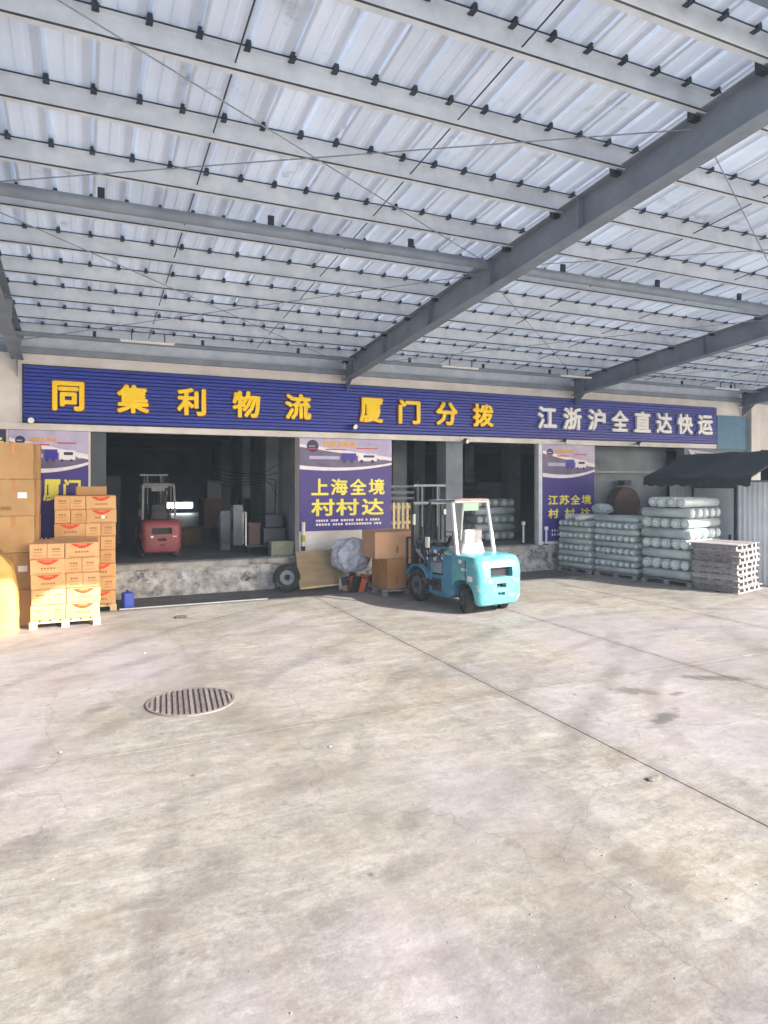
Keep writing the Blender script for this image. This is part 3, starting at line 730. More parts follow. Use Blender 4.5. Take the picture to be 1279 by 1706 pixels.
MB().box(-.1, .1, -.13, .13, 0, .3).build('tank', M_bluep, bk, bev=.03, seg=3); MB().box(-.02, .02, -.07, .07, .3, .34).build('handle', M_bluep, bk, bev=.008); MB().cyl((0, .09, .29), (0, .09, .335), .025, n=10).build('cap', M_wht, bk)
tag(MB().box(0, 2.9, 0, .04, 0, .02).build('metal_strip', M_purlin, None, (.62, 13.79, 0), R(-.6)), 'thin pale metal strip lying along the darkened ground strip in front of dock', 'strip')

# ---------------------------------------------------------------- film rolls
M_film = mat('film_wrap', 'C6D0D2', 'A9B6BB', scale=3, rough=.35, stretch=(1, 1, 1), vary=.12, bump=.5, bscale=11)
M_core = mat('roll_end', 'C6D0D2', 'AFBBBF', scale=18, rough=.5, vary=.12)
M_corew = mat('roll_core', 'F4F6F6', 'E6E8EA', rough=.5)
M_hole = mat('core_hole', '30353A', rough=.9)
def make_roll(name, r, L):
    me = MB()
    me.lathe((0, 0, 0), (0, 1, 0), [(-L/2+.006, r*.5), (-L/2, r*.88), (-L/2+.02, r), (L/2-.02, r), (L/2, r*.88), (L/2-.006, r*.5)], 14)
    o = put(name, me.mesh(name, M_film, smooth=True))
    for s_ in (-1, 1):
        put('end_wrap', MB().lathe((0, s_*(L/2-.004), 0), (0, s_, 0), [(0, r*.22), (.006, r*.22), (.006, r*.84), (0, r*.84)], 14).mesh('e', M_core), o)
        put('core', MB().lathe((0, s_*(L/2-.002), 0), (0, s_, 0), [(0, r*.14), (.02, r*.14), (.02, r*.44), (0, r*.44)], 12).mesh('e', M_corew), o)
    return o
protos = {}
def roll(r, L, loc, rz_, label, group, tilt=0.0):
    k = (round(r, 3), round(L, 2))
    if k not in protos: protos[k] = make_roll('film_roll', r, L); o = protos[k]
    else: o = copy_tree(protos[k])
    o.location = loc; o.rotation_euler = (tilt, 0, rz_); q_ = random.uniform(.93, 1.0); o.scale = (q_, random.uniform(.98, 1.02), q_*random.uniform(.97, 1))
    return tag(o, label, 'film roll', group)
PLACE = ['leftmost', 'second from left', 'third from left', 'fourth from left', 'fifth from left', 'sixth from left', 'seventh from left', 'eighth from left']
def roll_stack(px, py, Lx, Ly, r, n_layers, z0, name, group, a, shuffle=.014):
    """layers laid front to back and crosswise by turns; pivot is the front left corner, turned by a degrees"""
    ca, sa = math.cos(R(a)), math.sin(R(a)); z = z0
    P = lambda x, y, z: (px+x*ca-y*sa, py+x*sa+y*ca, z)
    for l in range(n_layers):
        if l % 2 == 0:
            n = int(Lx/(2*r)+.01)
            for i in range(n):
                roll(r, Ly, P((i+.5)*Lx/n, Ly/2+random.uniform(-shuffle, shuffle), z+r), R(a)+random.uniform(-.02, .02),
                     f"film roll laid front to back, {ORD[l]} layer, {PLACE[i]}, {name}", group)
        else:
            n = int(Ly/(2*r)+.01)
            for i in range(n):
                roll(r, Lx, P(Lx/2+random.uniform(-shuffle, shuffle), (i+.5)*Ly/n, z+r), R(a+90)+random.uniform(-.02, .02),
                     f"film roll laid crosswise, {ORD[l]} layer, {['nearest','second','third','fourth','fifth','sixth','seventh','eighth'][i]} from front, {name}", group)
        z += 2*r*.985
    return z
G1 = 'slim film rolls in the left stack by the dock'; G2 = 'slim film rolls in the middle stack'; G3 = 'thick film rolls in the tall stack'
pallet(1.15, 1.05, .12, (12.16, 13.83, 0), R(12), 'worn grey pallet under the left stack of slim film rolls', M_grey_wood)
roll_stack(12.16, 13.84, 1.15, 1.0, .082, 8, .122, 'left slim stack', G1, 12)
pallet(1.15, 1.2, .12, (12.5, 12.54, 0), R(12), 'worn grey pallet under the middle stack of slim film rolls', M_grey_wood)
roll_stack(12.5, 12.55, 1.15, 1.2, .082, 8, .122, 'middle slim stack', G2, 12)
for k, (x, y, z, a, lb) in enumerate([(12.5, 14.1, 1.50, 96, 'nearest'), (12.6, 14.32, 1.50, 104, 'middle'), (12.5, 14.54, 1.50, 99, 'farthest')]):
    roll(.082, 1.15, (x, y, z), R(a), f'{lb} loose film roll lying crosswise on top of the left slim stack', 'loose rolls on the left slim stack')
for k, (x, y, z, a, lb) in enumerate([(12.5, 13.2, 1.50, 13, 'left'), (12.8, 13.25, 1.50, 11, 'middle'), (13.2, 13.3, 1.50, 15, 'right')]):
    roll(.082, 1.2, (x, y, z), R(a), f'{lb} loose film roll lying lengthwise on top of the middle slim stack', 'loose rolls on the middle slim stack')
pallet(1.5, 1.25, .13, (12.78, 11.14, 0), R(12), 'worn grey pallet under the tall stack of thick film rolls', M_grey_wood)
zt = roll_stack(12.79, 11.16, 1.45, 1.25, .124, 7, .132, 'tall thick stack', G3, 12)
for i in range(4):
    roll(.124, 1.45, (13.42-.06*i, 11.46+i*.252, zt+.124+.012*(i % 2)), R(101+random.uniform(-2, 3)), f"pale film roll on the very top of tall stack, {['nearest','second','third','farthest'][i]} from front", 'pale rolls on top of the tall stack')
M_clear = mat('clear_wrap', 'C3CED4', 'A9B6BF', scale=5, rough=.3)
sack('plastic_bundle', .5, .5, .28, M_clear, (12.95, 14.2, 1.58), .3, 8, 'crumpled clear plastic bundle on top of the slim film rolls', 'bundle', pw=2.4, wr=.12)
# rolls inside the third bay
G4 = 'film rolls stored inside the third bay'
roll_stack(10.35, 16.5, 1.45, 1.27, .124, 5, DZ+.014, 'dark third bay', G4, 4)
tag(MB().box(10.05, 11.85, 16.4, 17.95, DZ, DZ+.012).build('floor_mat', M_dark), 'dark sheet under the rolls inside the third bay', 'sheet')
for (x, y, hh, lb) in ((11.28, 15.5, .62, 'short grey steel stake on the dock left of the thin steel post'), (11.66, 15.06, .5, 'short grey steel stake at the foot of the right poster')):
    t = thing('steel_stake', lb, 'stake', (x, y if y > 15.2 else 14.97, DZ))
    MB().cyl((0, 0, 0), (0, 0, hh), .03, n=10).build('shaft', M_purlin, t); MB().cyl((0, 0, 0), (0, 0, .02), .08, n=12).build('foot', M_dsteel, t); MB().box(-.05, .05, -.03, .03, hh-.1, hh).build('head', M_wht, t, bev=.008)

# stacked pallets at right edge
G5 = 'empty pallets stacked at the right edge'
rot = math.atan2(-.35, 1.0)
z = 0
for k in range(8):
    jx = random.uniform(-.05, .05); jy = random.uniform(-.04, .04)
    pallet(1.25, 1.08, .132, (13.06+jx, 10.08+jy, z), R(18+random.uniform(-2.5, 2.5)), f"empty wooden pallet, {ORD[k] if k < 7 else 'topmost'} in the stack at the right edge", M_grey_wood, G5, n=8, solid=True)
    z += .1345

# ---------------------------------------------------------------- shed with awning
M_corr = mat('corrugated_white', 'E8ECF2', 'D8DDE6', scale=2, rough=.5, metal=.0, dirt='B0ACA8', dthr=.62)
sh = thing('metal_shed', 'pale corrugated metal shed behind the film rolls with framed door', 'shed', (14.7, 11, 0))
def shp(o): o.parent = sh; o.matrix_parent_inverse = Matrix.Translation((-14.7, -11, 0)); return o
X = 14.7; y = 13.5
yy = 13.5; pan = 0
while yy > 10.5:                                     # each corrugated wall sheet, about .9 m wide
    pts = []; steps = 18; wv = .79
    for i in range(steps+1):
        yv = yy-wv*i/steps*.995; ph_ = i % 3
        pts.append((X-(.03 if ph_ == 1 else 0), yv))
    m = MB(); n = len(pts)
    m.prism(pts+[(a+.004+.0, b) for a, b in reversed(pts)], 0, 2.45, 'xy')
    shp(m.build('wall_sheet', M_corr)); yy -= wv
shp(MB().box(X+.02, X+4, 13.46, 13.5, 0, 2.45).build('side_wall', M_corr)); shp(MB().box(X+.02, X+4, 10.35, 10.39, 0, 2.45).build('side_wall', M_corr)); shp(MB().box(X-.06, X+4, 10.3, 13.52, 2.451, 2.5).build('roof', M_steel))
df = shp(MB().box(X-.07, X-.035, 12.66, 12.72, 0, 2.36).box(X-.07, X-.035, 11.4, 11.46, 0, 2.36).box(X-.07, X-.035, 11.46, 12.66, 2.3, 2.36).build('door_frame', M_dsteel))
o = MB().box(X-.05, X-.034, 11.46, 12.66, .02, 2.3).build('door_leaf', M_corr); shp(o)
shp(MB().box(X-.1, X-.05, 11.55, 11.58, 1.0, 1.15).build('door_handle', M_dsteel))
aw = thing('awning', 'dark green tarpaulin awning sagging in front of the metal shed', 'awning', (14, 11, 2.4))
M_tarp = mat('dark_tarp', '22333A', '1A282E', scale=3, rough=.7, bump=.4, bscale=6)
bm = bmesh.new(); g_ = []
for i in range(31):
    c = []
    yv = 13.2-3.1*i/30
    for j in range(13):
        u = j/12; sag = .05*math.sin(i/30*math.pi*4)*math.sin(u*math.pi)
        if u < .75: uu = u/.75; xv = 14.9-1.45*uu; zv = 3.2-.62*uu**1.15-.06*math.sin(uu*math.pi)+sag
        else: uu = (u-.75)/.25; xv = 13.45-.03*uu; zv = 2.58-.22*uu+.025*math.sin(i*1.9)*uu
        zv += NZ.noise(Vector((xv*2, yv*2, 1)))*.03
        c.append(bm.verts.new((xv-14, yv-11, zv-2.4)))
    g_.append(c)
for i in range(30):
    for j in range(12): bm.faces.new((g_[i][j], g_[i][j+1], g_[i+1][j+1], g_[i+1][j]))
ec = [g_[0][j] for j in range(13)]; e0 = bm.verts.new((14.9-14, 13.22-11, 2.5-2.4))
bm.faces.new(ec+[e0])
me = bpy.data.meshes.new('tarpaulin'); bm.to_mesh(me); bm.free(); me.materials.append(M_tarp)
for p in me.polygons: p.use_smooth = True
put('tarpaulin', me, aw)
for yv in (13.15, 11.6, 10.15):
    MB().cyl((-.52, yv-11, .16), (.85, yv-11, .76), .02, n=8).build('pole', M_dsteel, aw)
MB().cyl((-.53, 2.2, .17), (-.53, -.9, .17), .02, n=8).build('pole', M_dsteel, aw)
# rusty round bundle standing on the dock in bay four
M_rust = mat('rusty_brown', '6E5550', '5D4844', scale=4, rough=.85, dirt='4D4546', dthr=.58)
t = thing('round_bundle', 'rust brown round wrapped bundle standing on dock against grey wall', 'bundle', (14.95, 15.3, DZ))
MB().cyl((0, 0, 1.05), (0, .3, 1.05), .52, n=28).build('coil', M_rust, t, bev=.04, smooth=True)
MB().box(-.45, .45, 0, .3, 0, .52).build('cradle', M_rust, t, bev=.03); MB().box(-.14, .14, -.01, .26, 1.62, 1.78).build('top_block', M_dark, t, bev=.02)

# ---------------------------------------------------------------- things at the dock
ty = thing('tyre', 'black tyre leaning against the dock face', 'tyre', (4.18, 14.62, .30), 0)
MB().lathe((0, 0, 0), (0, 1, 0), [(-.09, .17), (-.1, .24), (-.075, .295), (-.03, .31), (.03, .31), (.075, .295), (.1, .24), (.09, .17), (.07, .165), (0, .2), (-.07, .165)], 40).build('casing', M_rub, ty, smooth=True)
MB().lathe((0, 0, 0), (0, 1, 0), [(-.05, .07), (-.055, .165), (.03, .168), (.02, .07)], 28).build('rim', mat('dull_rim', '6E7C80', '59666A', scale=8, rough=.5, metal=.4), ty, smooth=True)
ty.rotation_euler = (R(-10), 0, R(-12))
bd = thing('plywood_board', 'plain tan plywood board leaning beside the tyre', 'board', (4.42, 14.42, .03), 0)
MB().box(0, 1.08, 0, .03, 0, .86).build('panel', mat('plywood', 'A08C6E', '8C795E', scale=2, rough=.85, stretch=(1, 1, 5)), bd, bev=.01)
MB().box(.02, 1.06, -.006, -.001, .02, .05).build('edge_strip', M_pallet, bd)
bd.rotation_euler = (R(-14), R(-2), R(2))
bl = thing('bollard', 'short post with yellow band in front of the white pier', 'bollard', (4.66, 14.94, DZ))
MB().cyl((0, 0, 0), (0, 0, .8), .045, n=12).build('post', M_white, bl)
M_yb = mat('yellow_band', 'B9B33A', rough=.6)
MB().cyl((0, 0, .35), (0, 0, .5), .047, n=12).build('band', M_yb, bl)
MB().cyl((0, 0, .13), (0, 0, .24), .047, n=12).build('band', M_black, bl)
pile = thing('scrap_pile', 'low heap of torn packing with orange scraps under plastic sack', 'scrap heap', (5.85, 14.1, 0))
rr = random.Random(11)
cols = [mat('scrap_a', 'C8582C', rough=.8), mat('scrap_b', '8FA0A0', rough=.8), mat('scrap_c', '3E4A4E', rough=.8), M_card, mat('scrap_d', 'D8D4C8', rough=.8), cols_e if False else M_black]
for k in range(26):
    x = rr.uniform(-.45, .5); y = rr.uniform(-.28, .3); hh = rr.uniform(.1, .36)
    Mx = Matrix.Translation((x, y, 0)) @ Matrix.Rotation(rr.uniform(0, 3), 4, 'Z') @ Matrix.Rotation(rr.uniform(-.35, .35), 4, 'X')
    MB().box(-rr.uniform(.04, .14), rr.uniform(.04, .14), -.06, .06, -.02, hh, Mx).build('scrap', cols[k % 6], pile, bev=.008, seg=1)
M_sackw = mat('translucent_sack', 'C2C8D6', 'A6AEC2', scale=5, rough=.4, bump=.9, bscale=9)
s = sack('plastic_sack', .9, .6, .78, M_sackw, (5.60, 14.28, .40), R(8), 5, 'bulky white plastic sack on the scrap heap beside boxes', 'sack', pw=2.6, wr=.11, fr=2.4)
# cardboard on fork pallet
pallet(1.2, 1.0, .13, (5.82, 12.98, .015), R(2), 'wooden pallet carried on the forks of the turquoise forklift', M_grey_wood)
M_kraft = mat('kraft_box', 'B08050', 'A07245', scale=1.8, rough=.85, vary=.06)
M_kpink = mat('pale_box', 'C79C7C', 'B98E6E', scale=1.8, rough=.85)
def cbox(x0, x1, y0, y1, z0, z1, m, rot, label):
    cx, cy = (x0+x1)/2, (y0+y1)/2; a, b, h = (x1-x0)/2, (y1-y0)/2, z1-z0
    t = thing('cardboard_box', label, 'box', (cx, cy, z0), R(rot))
    MB().box(-a, a, -b, b, 0, h).build('box_body', m, t, bev=.006)
    MB().box(-a-.001, a+.001, -.025, .025, h+.0005, h+.0015).build('tape', M_tape, t)
    MB().box(-a-.0015, -a-.0005, -.025, .025, h*.75, h).build('tape', M_tape, t)
    MB().box(-.03, .03, -b-.0015, -b-.0005, h*.2, h*.45).build('print_mark', M_ink, t)
cbox(5.95, 6.4, 13.05, 13.9, .147, .80, M_kraft, 0, 'brown box on the fork pallet, lower left under the big box')
cbox(6.42, 6.9, 13.1, 13.9, .147, .80, M_kraft, 1, 'brown box on the fork pallet, lower right beside the mast')
cbox(5.72, 6.75, 13.1, 13.95, .803, 1.38, M_kpink, -3, 'wide pale brown box topmost on the fork pallet')
cbox(6.45, 6.76, 12.82, 13.04, .147, .78, M_wht if False else M_pallet, 0, 'small pale carton standing on front edge of the fork pallet')
# slatted crate panel on dock
fr = thing('slatted_crate', 'upright slatted timber crate panel on dock right of the poster', 'crate', (7.2, 15.45, DZ), R(0))
for k in range(6): MB().box(k*.13, k*.13+.065, 0, .02, .02, 1.2).build('slat', M_pallet, fr)
for zz in (.2, .65, 1.05): MB().box(-.02, .74, .0205, .045, zz, zz+.08).build('rail', M_pallet, fr)
fr2 = thing('dark_rack', 'dark horizontal slatted rack standing behind the timber crate', 'rack', (7.3, 16.2, DZ), 0)
for k in range(9): MB().box(0, 1.0, 0, .04, .3+k*.16, .36+k*.16).build('slat', M_steel, fr2)
for xx in (-.03, 1.0): MB().box(xx, xx+.04, 0, .04, 0, 1.75).build('upright', M_steel, fr2)

# ---------------------------------------------------------------- platform trolleys inside bay one
tr = thing('platform_trolley', 'laden platform trolley near the pier inside the first bay', 'trolley', (4.0, 16.1, DZ), R(-6))
MB().box(-.45, .5, -.3, .3, .18, .22).build('deck', M_dsteel, tr)
for x in (-.38, .42):
    for y in (-.24, .24): MB().cyl((x-.02, y, .085), (x+.02, y, .085), .085, n=14).build('wheel', M_rub, tr)
MB().tube([(-.45, -.28, .22), (-.45, -.28, 1.0), (-.45, .28, 1.0), (-.45, .28, .22)], .018, 8).build('handle', M_purlin, tr)
def simple_box(name, x0, x1, y0, y1, z0, z1, m, label, cat, rot=0, lid=None):
    t = thing(name, label, cat, ((x0+x1)/2, (y0+y1)/2, z0), R(rot)); a, b, h = (x1-x0)/2, (y1-y0)/2, z1-z0
    MB().box(-a, a, -b, b, 0, h).build('body', m, t, bev=.012)
    MB().box(-a-.01, a+.01, -b-.01, b+.01, h*.86, h*.93).build('rim', lid or m, t)
    return t
M_navy = mat('navy_plastic', '232C44', rough=.5); M_lime = mat('pale_green', '8C9080', '767A6C', rough=.7); M_mar = mat('maroon', '54403F', rough=.7)
simple_box('plastic_crate', 3.95, 4.5, 15.85, 16.3, DZ+.22, DZ+.62, M_navy, 'navy plastic crate on the trolley inside the first bay', 'crate')
simple_box('plastic_crate', 4.0, 4.45, 15.9, 16.3, DZ+.632, DZ+.95, M_navy, 'upper navy crate stacked on the trolley by the pier', 'crate')
simple_box('plastic_crate', 3.6, 3.88, 15.9, 16.2, DZ+.22, DZ+.75, M_mar, 'dark red crate on the left end of trolley in first bay', 'crate')
simple_box('carton', 4.0, 4.55, 15.32, 15.62, DZ, DZ+.34, M_lime, 'pale green carton on dock floor in front of the trolley', 'carton')
simple_box('carton', 3.15, 3.4, 17.1, 17.5, DZ, DZ+1.0, M_grey, 'tall grey container at the left of the trolley in first bay', 'container')
simple_box('steel_cabinet', 3.7, 3.95, 18.2, 18.5, DZ, DZ+1.1, M_purlin, 'tall pale cabinet deep inside the first bay', 'cabinet')
sweep = thing('broom', 'broom leaning upright against the pier side in first bay', 'broom', (4.45, 16.8, DZ))
MB().cyl((0, 0, .2), (.06, 0, 1.75), .014, n=8).build('handle', M_dsteel, sweep); MB().box(-.12, .12, -.03, .03, 0, .2).build('head', M_black, sweep, bev=.01)

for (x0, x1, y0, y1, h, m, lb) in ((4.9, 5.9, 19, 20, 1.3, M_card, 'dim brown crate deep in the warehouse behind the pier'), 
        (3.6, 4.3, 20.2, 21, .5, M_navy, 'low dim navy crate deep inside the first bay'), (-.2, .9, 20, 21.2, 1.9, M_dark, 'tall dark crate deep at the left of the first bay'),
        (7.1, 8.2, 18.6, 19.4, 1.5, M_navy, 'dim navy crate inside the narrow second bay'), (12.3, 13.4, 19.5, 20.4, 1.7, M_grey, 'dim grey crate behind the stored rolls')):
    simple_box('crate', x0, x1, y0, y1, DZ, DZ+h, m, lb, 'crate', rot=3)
CL = [(2.75, 19.2, .5, .45), (3.3, 19.4, .55, .8), (3.35, 19.4, .4, .5), (5.2, 18.2, .6, .6), (-.1, 18.9, .6, .7), (-.1, 18.9, .5, .6), (.55, 19.2, .5, .5), (5.0, 21.5, .7, 1.2), (10.1, 19.4, .6, .9), (9.4, 18.9, .5, .6)]
WH = ['lowest right of the red forklift', 'large one beyond the trolley', 'upper one beyond the trolley', 'behind the pier', 'large one left of the red forklift', 'upper one left of the red forklift', 'behind the red forklift', 'tall one deep behind the pier', 'tall one behind the narrow column', 'low one behind the narrow column']
zl = {}
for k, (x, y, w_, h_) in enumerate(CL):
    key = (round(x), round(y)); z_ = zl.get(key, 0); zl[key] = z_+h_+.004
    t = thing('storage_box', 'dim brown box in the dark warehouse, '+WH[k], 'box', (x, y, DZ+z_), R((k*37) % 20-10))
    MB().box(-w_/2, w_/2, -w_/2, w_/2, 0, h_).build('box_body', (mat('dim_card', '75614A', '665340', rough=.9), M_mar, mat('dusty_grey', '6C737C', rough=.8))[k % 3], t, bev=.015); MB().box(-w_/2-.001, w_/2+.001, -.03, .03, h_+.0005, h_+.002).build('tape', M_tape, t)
wl = thing('wire_tangle', 'loose dark cables strung between columns inside the first bay', 'cables', (4.2, 17.5, 2.6))
for k in range(5):
    MB().tube([(-1.3+k*.1, 1.5, .35-.12*k), (-.6, .8, .12-.1*k), (.1+k*.06, .2, .05-.05*k), (.45, -.3, .3-.2*k)], .008, 5).build('cable', M_black, wl)
# ---------------------------------------------------------------- forklifts
M_lime_ = mat('lime_rag', 'BFCB7A', rough=.8)
def bool_cut(o, cutters):
    for c in cutters:
        md = o.modifiers.new('b', 'BOOLEAN'); md.operation = 'DIFFERENCE'; md.object = c; md.solver = 'EXACT'
    dg = bpy.context.evaluated_depsgraph_get(); dg.update()
    me = bpy.data.meshes.new_from_object(o.evaluated_get(dg)); o.modifiers.clear(); o.data = me
    for c in cutters: bpy.data.objects.remove(c)
    return o
def rrect(x0, x1, y0, y1, r, z, n=6, rf=.04):
    """rounded rectangle; rear corners (y0) radius r, front corners radius rf"""
    P = []
    for (cx, cy, a0, rr_) in ((x1-r, y0+r, -90, r), (x1-rf, y1-rf, 0, rf), (x0+rf, y1-rf, 90, rf), (x0+r, y0+r, 180, r)):
        for i in range(n+1):
            a = R(a0+90*i/n); P.append((cx+rr_*math.cos(a), cy+rr_*math.sin(a), z))
    return P
def forklift(name, label, loc, rot, paint, paint2, scale=1.0, load=True, seatm=None, gm=None):
    f = thing(name, label, 'forklift', loc, rot)
    # counterweight and rear body (rear axle at y = 0)
    rings = []
    for z, x, y0, r in ((.17, .44, -.38, .12), (.20, .49, -.43, .14), (.32, .54, -.475, .16), (.78, .55, -.48, .17), (.92, .55, -.46, .17), (1.01, .54, -.42, .17), (1.065, .51, -.37, .16), (1.085, .46, -.3, .14)):
        rings.append(rrect(-x, x, y0, .36, r, z))
    cw = put('counterweight', MB().loft(rings).mesh('counterweight', paint, bev=0, smooth=False), None)
    c1 = MB().cyl((-.8, .02, .27), (-.24, .02, .27), .36, n=36).build('c', None); c2 = MB().cyl((.24, .02, .27), (.8, .02, .27), .36, n=36).build('c', None)
    c3 = MB().box(-.27, .27, -.7, -.34, .70, .88).build('c', None); c4 = MB().box(-.12, .12, -.7, -.36, .50, .585).build('c', None); c5 = MB().box(-.085, .085, -.7, -.4, .36, .42).build('c', None)
    c6 = MB().box(-.9, .9, .37, .9, -.1, .2).build('c', None)
    bool_cut(cw, [c1, c2, c3, c4, c5, c6]); cw.parent = f
    for p in cw.data.polygons: p.use_smooth = True
    try: cw.data.set_sharp_from_angle(angle=R(32))
    except Exception: pass
    MB().box(-.265, .265, -.345, -.335, .705, .875).build('radiator', M_black, f)
    for k in range(5): MB().box(-.262, .262, -.375, -.35, .715+k*.032, .722+k*.032).build('grille_bar', M_dsteel, f)
    MB().box(-.115, .115, -.365, -.36, .505, .58).build('plate_recess', M_black, f)
    stk = mat('sticker', 'F0DDE2', 'E2C8CE', rough=.5)
    for k, (yy_, zz_, ww_, hh_) in enumerate(((-.16, .62, .14, .10), (.02, .80, .16, .05), (.16, .93, .1, .07))):
        MB().box(-.5535, -.5515, yy_-.14, yy_-.14+ww_, zz_, zz_+hh_).build('sticker', stk, f)
    MB().box(-.30, -.22, -.4835, -.4815, .60, .66).box(.30, .40, -.4835, -.4815, .62, .645).build('sticker', stk, f)
    MB().cyl((0, -.41, .39), (0, -.46, .39), .022, n=10).build('tow_pin', M_dsteel, f)
    # hood and side body
    MB().prism([(.30, .30), (.30, 1.06), (.66, 1.05), (.70, .98), (.70, .62), (1.32, .60), (1.32, .28), (1.0, .2), (.5, .2)], -.5, .5, 'yz').build('side_body', paint2, f, bev=.02, smooth=True)
    MB().box(-.515, -.501, .74, 1.26, .3, .55).build('step_plate', M_dsteel, f)
    MB().box(-.47, .47, .70, 1.30, .605, .64).build('floor_plate', M_black, f)
    MB().box(-.50, -.16, .74, 1.12, .645, .86).build('tank', M_steel, f, bev=.02)
    MB().box(-.525, -.512, .84, 1.1, .38, .5).build('step_opening', M_black, f)
    if load:                                        # clutter on the driver's floor: gloves, rags, bottle, hoses
        rr_ = random.Random(4)
        for k in range(9):
            x_, y_, z_ = rr_.uniform(-.46, -.1), rr_.uniform(.8, 1.25), rr_.uniform(.86, 1.05)
            Mx = Matrix.Translation((x_, y_, z_)) @ Matrix.Rotation(rr_.uniform(0, 3), 4, 'Z') @ Matrix.Rotation(rr_.uniform(-.8, .8), 4, 'X')
            MB().box(-.05, .05, -.035, .035, -.03, .03, Mx).build('rag', (stk, M_black, M_lime_, M_dsteel)[k % 4], f, bev=.012)
        for k in range(4):
            MB().tube([(-.42+k*.06, .78, .86), (-.44+k*.07, .95+.03*k, 1.02+.03*k), (-.4+k*.05, 1.2, .98), (-.36+k*.04, 1.5, .9), (-.3+k*.05, 1.82, .95+.1*k)], .012, 6).build('hose', M_black, f)
        MB().cyl((-.36, 1.14, .86), (-.36, 1.14, 1.08), .035, n=10).build('bottle', stk, f)
    # front fenders
    for s_ in (-1, 1):
        P = []
        for i in range(9):
            a = R(25+130*i/8); P.append((1.5+.43*math.cos(a), .34+.43*math.sin(a)))
        Q = [(1.5+.40*math.cos(R(25+130*i/8)), .34+.40*math.sin(R(25+130*i/8))) for i in range(8, -1, -1)]
        MB().prism(P+Q, s_*.36, s_*.58, 'yz').build('front_fender', paint2, f, smooth=True)
        MB().box(min(s_*.36, s_*.52), max(s_*.36, s_*.52), 1.03, 1.12, .25, .72).build('fender_panel', paint2, f, bev=.01)
    MB().prism([(1.1, .3), (1.1, 1.08), (1.3, 1.15), (1.4, 1.0), (1.55, .7), (1.55, .3)], -.33, .33, 'yz').build('cowl', paint2, f, bev=.02, smooth=True)
    # wheels
    def wheel(x, y, r, wd, steer, rimm):
        wv = put('wheel', None, f, (x, y, r), steer)
        MB().lathe((0, 0, 0), (1, 0, 0), [(-wd/2, r*.58), (-wd/2-.005, r*.8), (-wd/2+.02, r*.97), (-wd*.2, r), (wd*.2, r), (wd/2-.02, r*.97), (wd/2+.005, r*.8), (wd/2, r*.58), (wd/2-.02, r*.55), (-wd/2+.02, r*.55)], 32).build('tyre', M_rub, wv, smooth=True)
        MB().lathe((0, 0, 0), (1, 0, 0), [(-wd*.5+.03, .03), (-wd*.5+.01, r*.3), (-wd*.5+.04, r*.42), (-wd*.5+.012, r*.57), (wd*.5-.012, r*.57), (wd*.5-.04, r*.42), (wd*.5-.01, r*.3), (wd*.5-.03, .03)], 24).build('rim', rimm, wv, smooth=True)
        MB().cyl((-wd/2-.01, 0, 0), (wd/2+.01, 0, 0), r*.17, n=12).build('hub', M_dsteel, wv)
    rimm = mat('wheel_grey', '5A6068', '484D54', rough=.5, scale=9)
    for s_ in (-1, 1):
        wheel(s_*.44, .02, .265, .17, R(-24), rimm); wheel(s_*.47, 1.5, .34, .22, 0, rimm)
    MB().cyl((-.42, .02, .27), (.42, .02, .27), .05, n=10).build('axle', M_black, f); MB().cyl((-.4, 1.5, .34), (.4, 1.5, .34), .07, n=10).build('axle', M_black, f)
    # overhead guard
    gm = gm or mat('guard_white', 'E6EAE4', 'D2D8D2', rough=.4, scale=6)
    for s_ in (-1, 1):
        MB().bar((s_*.46, .26, 1.0), (s_*.43, .46, 2.08), .055, .06, (1, 0, 0)).build('guard_post', gm, f, bev=.008)
        MB().tube([(s_*.46, 1.32, .62), (s_*.45, 1.36, 1.1), (s_*.43, 1.22, 2.08)], .024, 8).build('guard_post', gm if s_ > 0 else M_black, f)
        MB().box(s_*.43-.028, s_*.43+.028, .42, 1.24, 2.055, 2.10).build('guard_rail', M_steel if s_ < 0 else gm, f, bev=.01)  # left rail in grey: its shade is put into the colour
    for y in (.42, 1.2): MB().box(-.401, .401, y, y+.05, 2.055, 2.10).build('guard_rail', gm, f, bev=.01)
    for k in range(6): MB().box(-.35+k*.14-.012, -.35+k*.14+.012, .471, 1.199, 2.07, 2.095).build('guard_bar', M_dsteel, f)
    MB().box(-.2, .17, .405, .415, 1.90, 2.05).build('rear_plate', mat('pale_green_plate', 'B9DCC4', 'A3CDB2', rough=.5, scale=7) if load else gm, f, bev=.004)
    MB().tube([(-.42, .4, 2.11), (-.2, .4, 2.125), (0, .41, 2.12), (.2, .4, 2.118), (.42, .4, 2.11)], .02, 8).build('wrapped_tape', mat('pink_tape', 'D9B4B4', rough=.6) if load else gm, f)
    # seat
    sm_ = seatm or mat('seat_cover', 'C0B8BC', 'A39CA1', scale=5, rough=.45, bump=.3, bscale=14)
    MB().box(-.27, .27, .34, .82, 1.06, 1.19).build('seat_cushion', sm_, f, bev=.045, seg=4, smooth=True)
    o = MB().box(-.22, .22, -.06, .06, 0, .42).build('backrest', sm_, f, (-.02, .40, 1.12), bev=.055, seg=5, smooth=True); o.rotation_euler = (R(6), 0, 0)
    MB().loft([rrect(-.32, .3, .3, .72, .1, 1.06, rf=.1), rrect(-.24, .24, .32, .6, .1, 1.3, rf=.1)]).build('seat_wrap', sm_, f, smooth=True)
    MB().box(-.558, -.5505, -.1, -.08, .55, 1.0).build('panel_seam', M_dsteel, f)
    MB().box(-.5, .5, .352, .357, 1.055, 1.09).build('panel_seam', M_dsteel, f)
    # steering, levers, dashboard
    MB().bar((-.02, 1.28, 1.0), (-.02, 1.06, 1.34), .05, .05).build('steering_column', M_black, f)
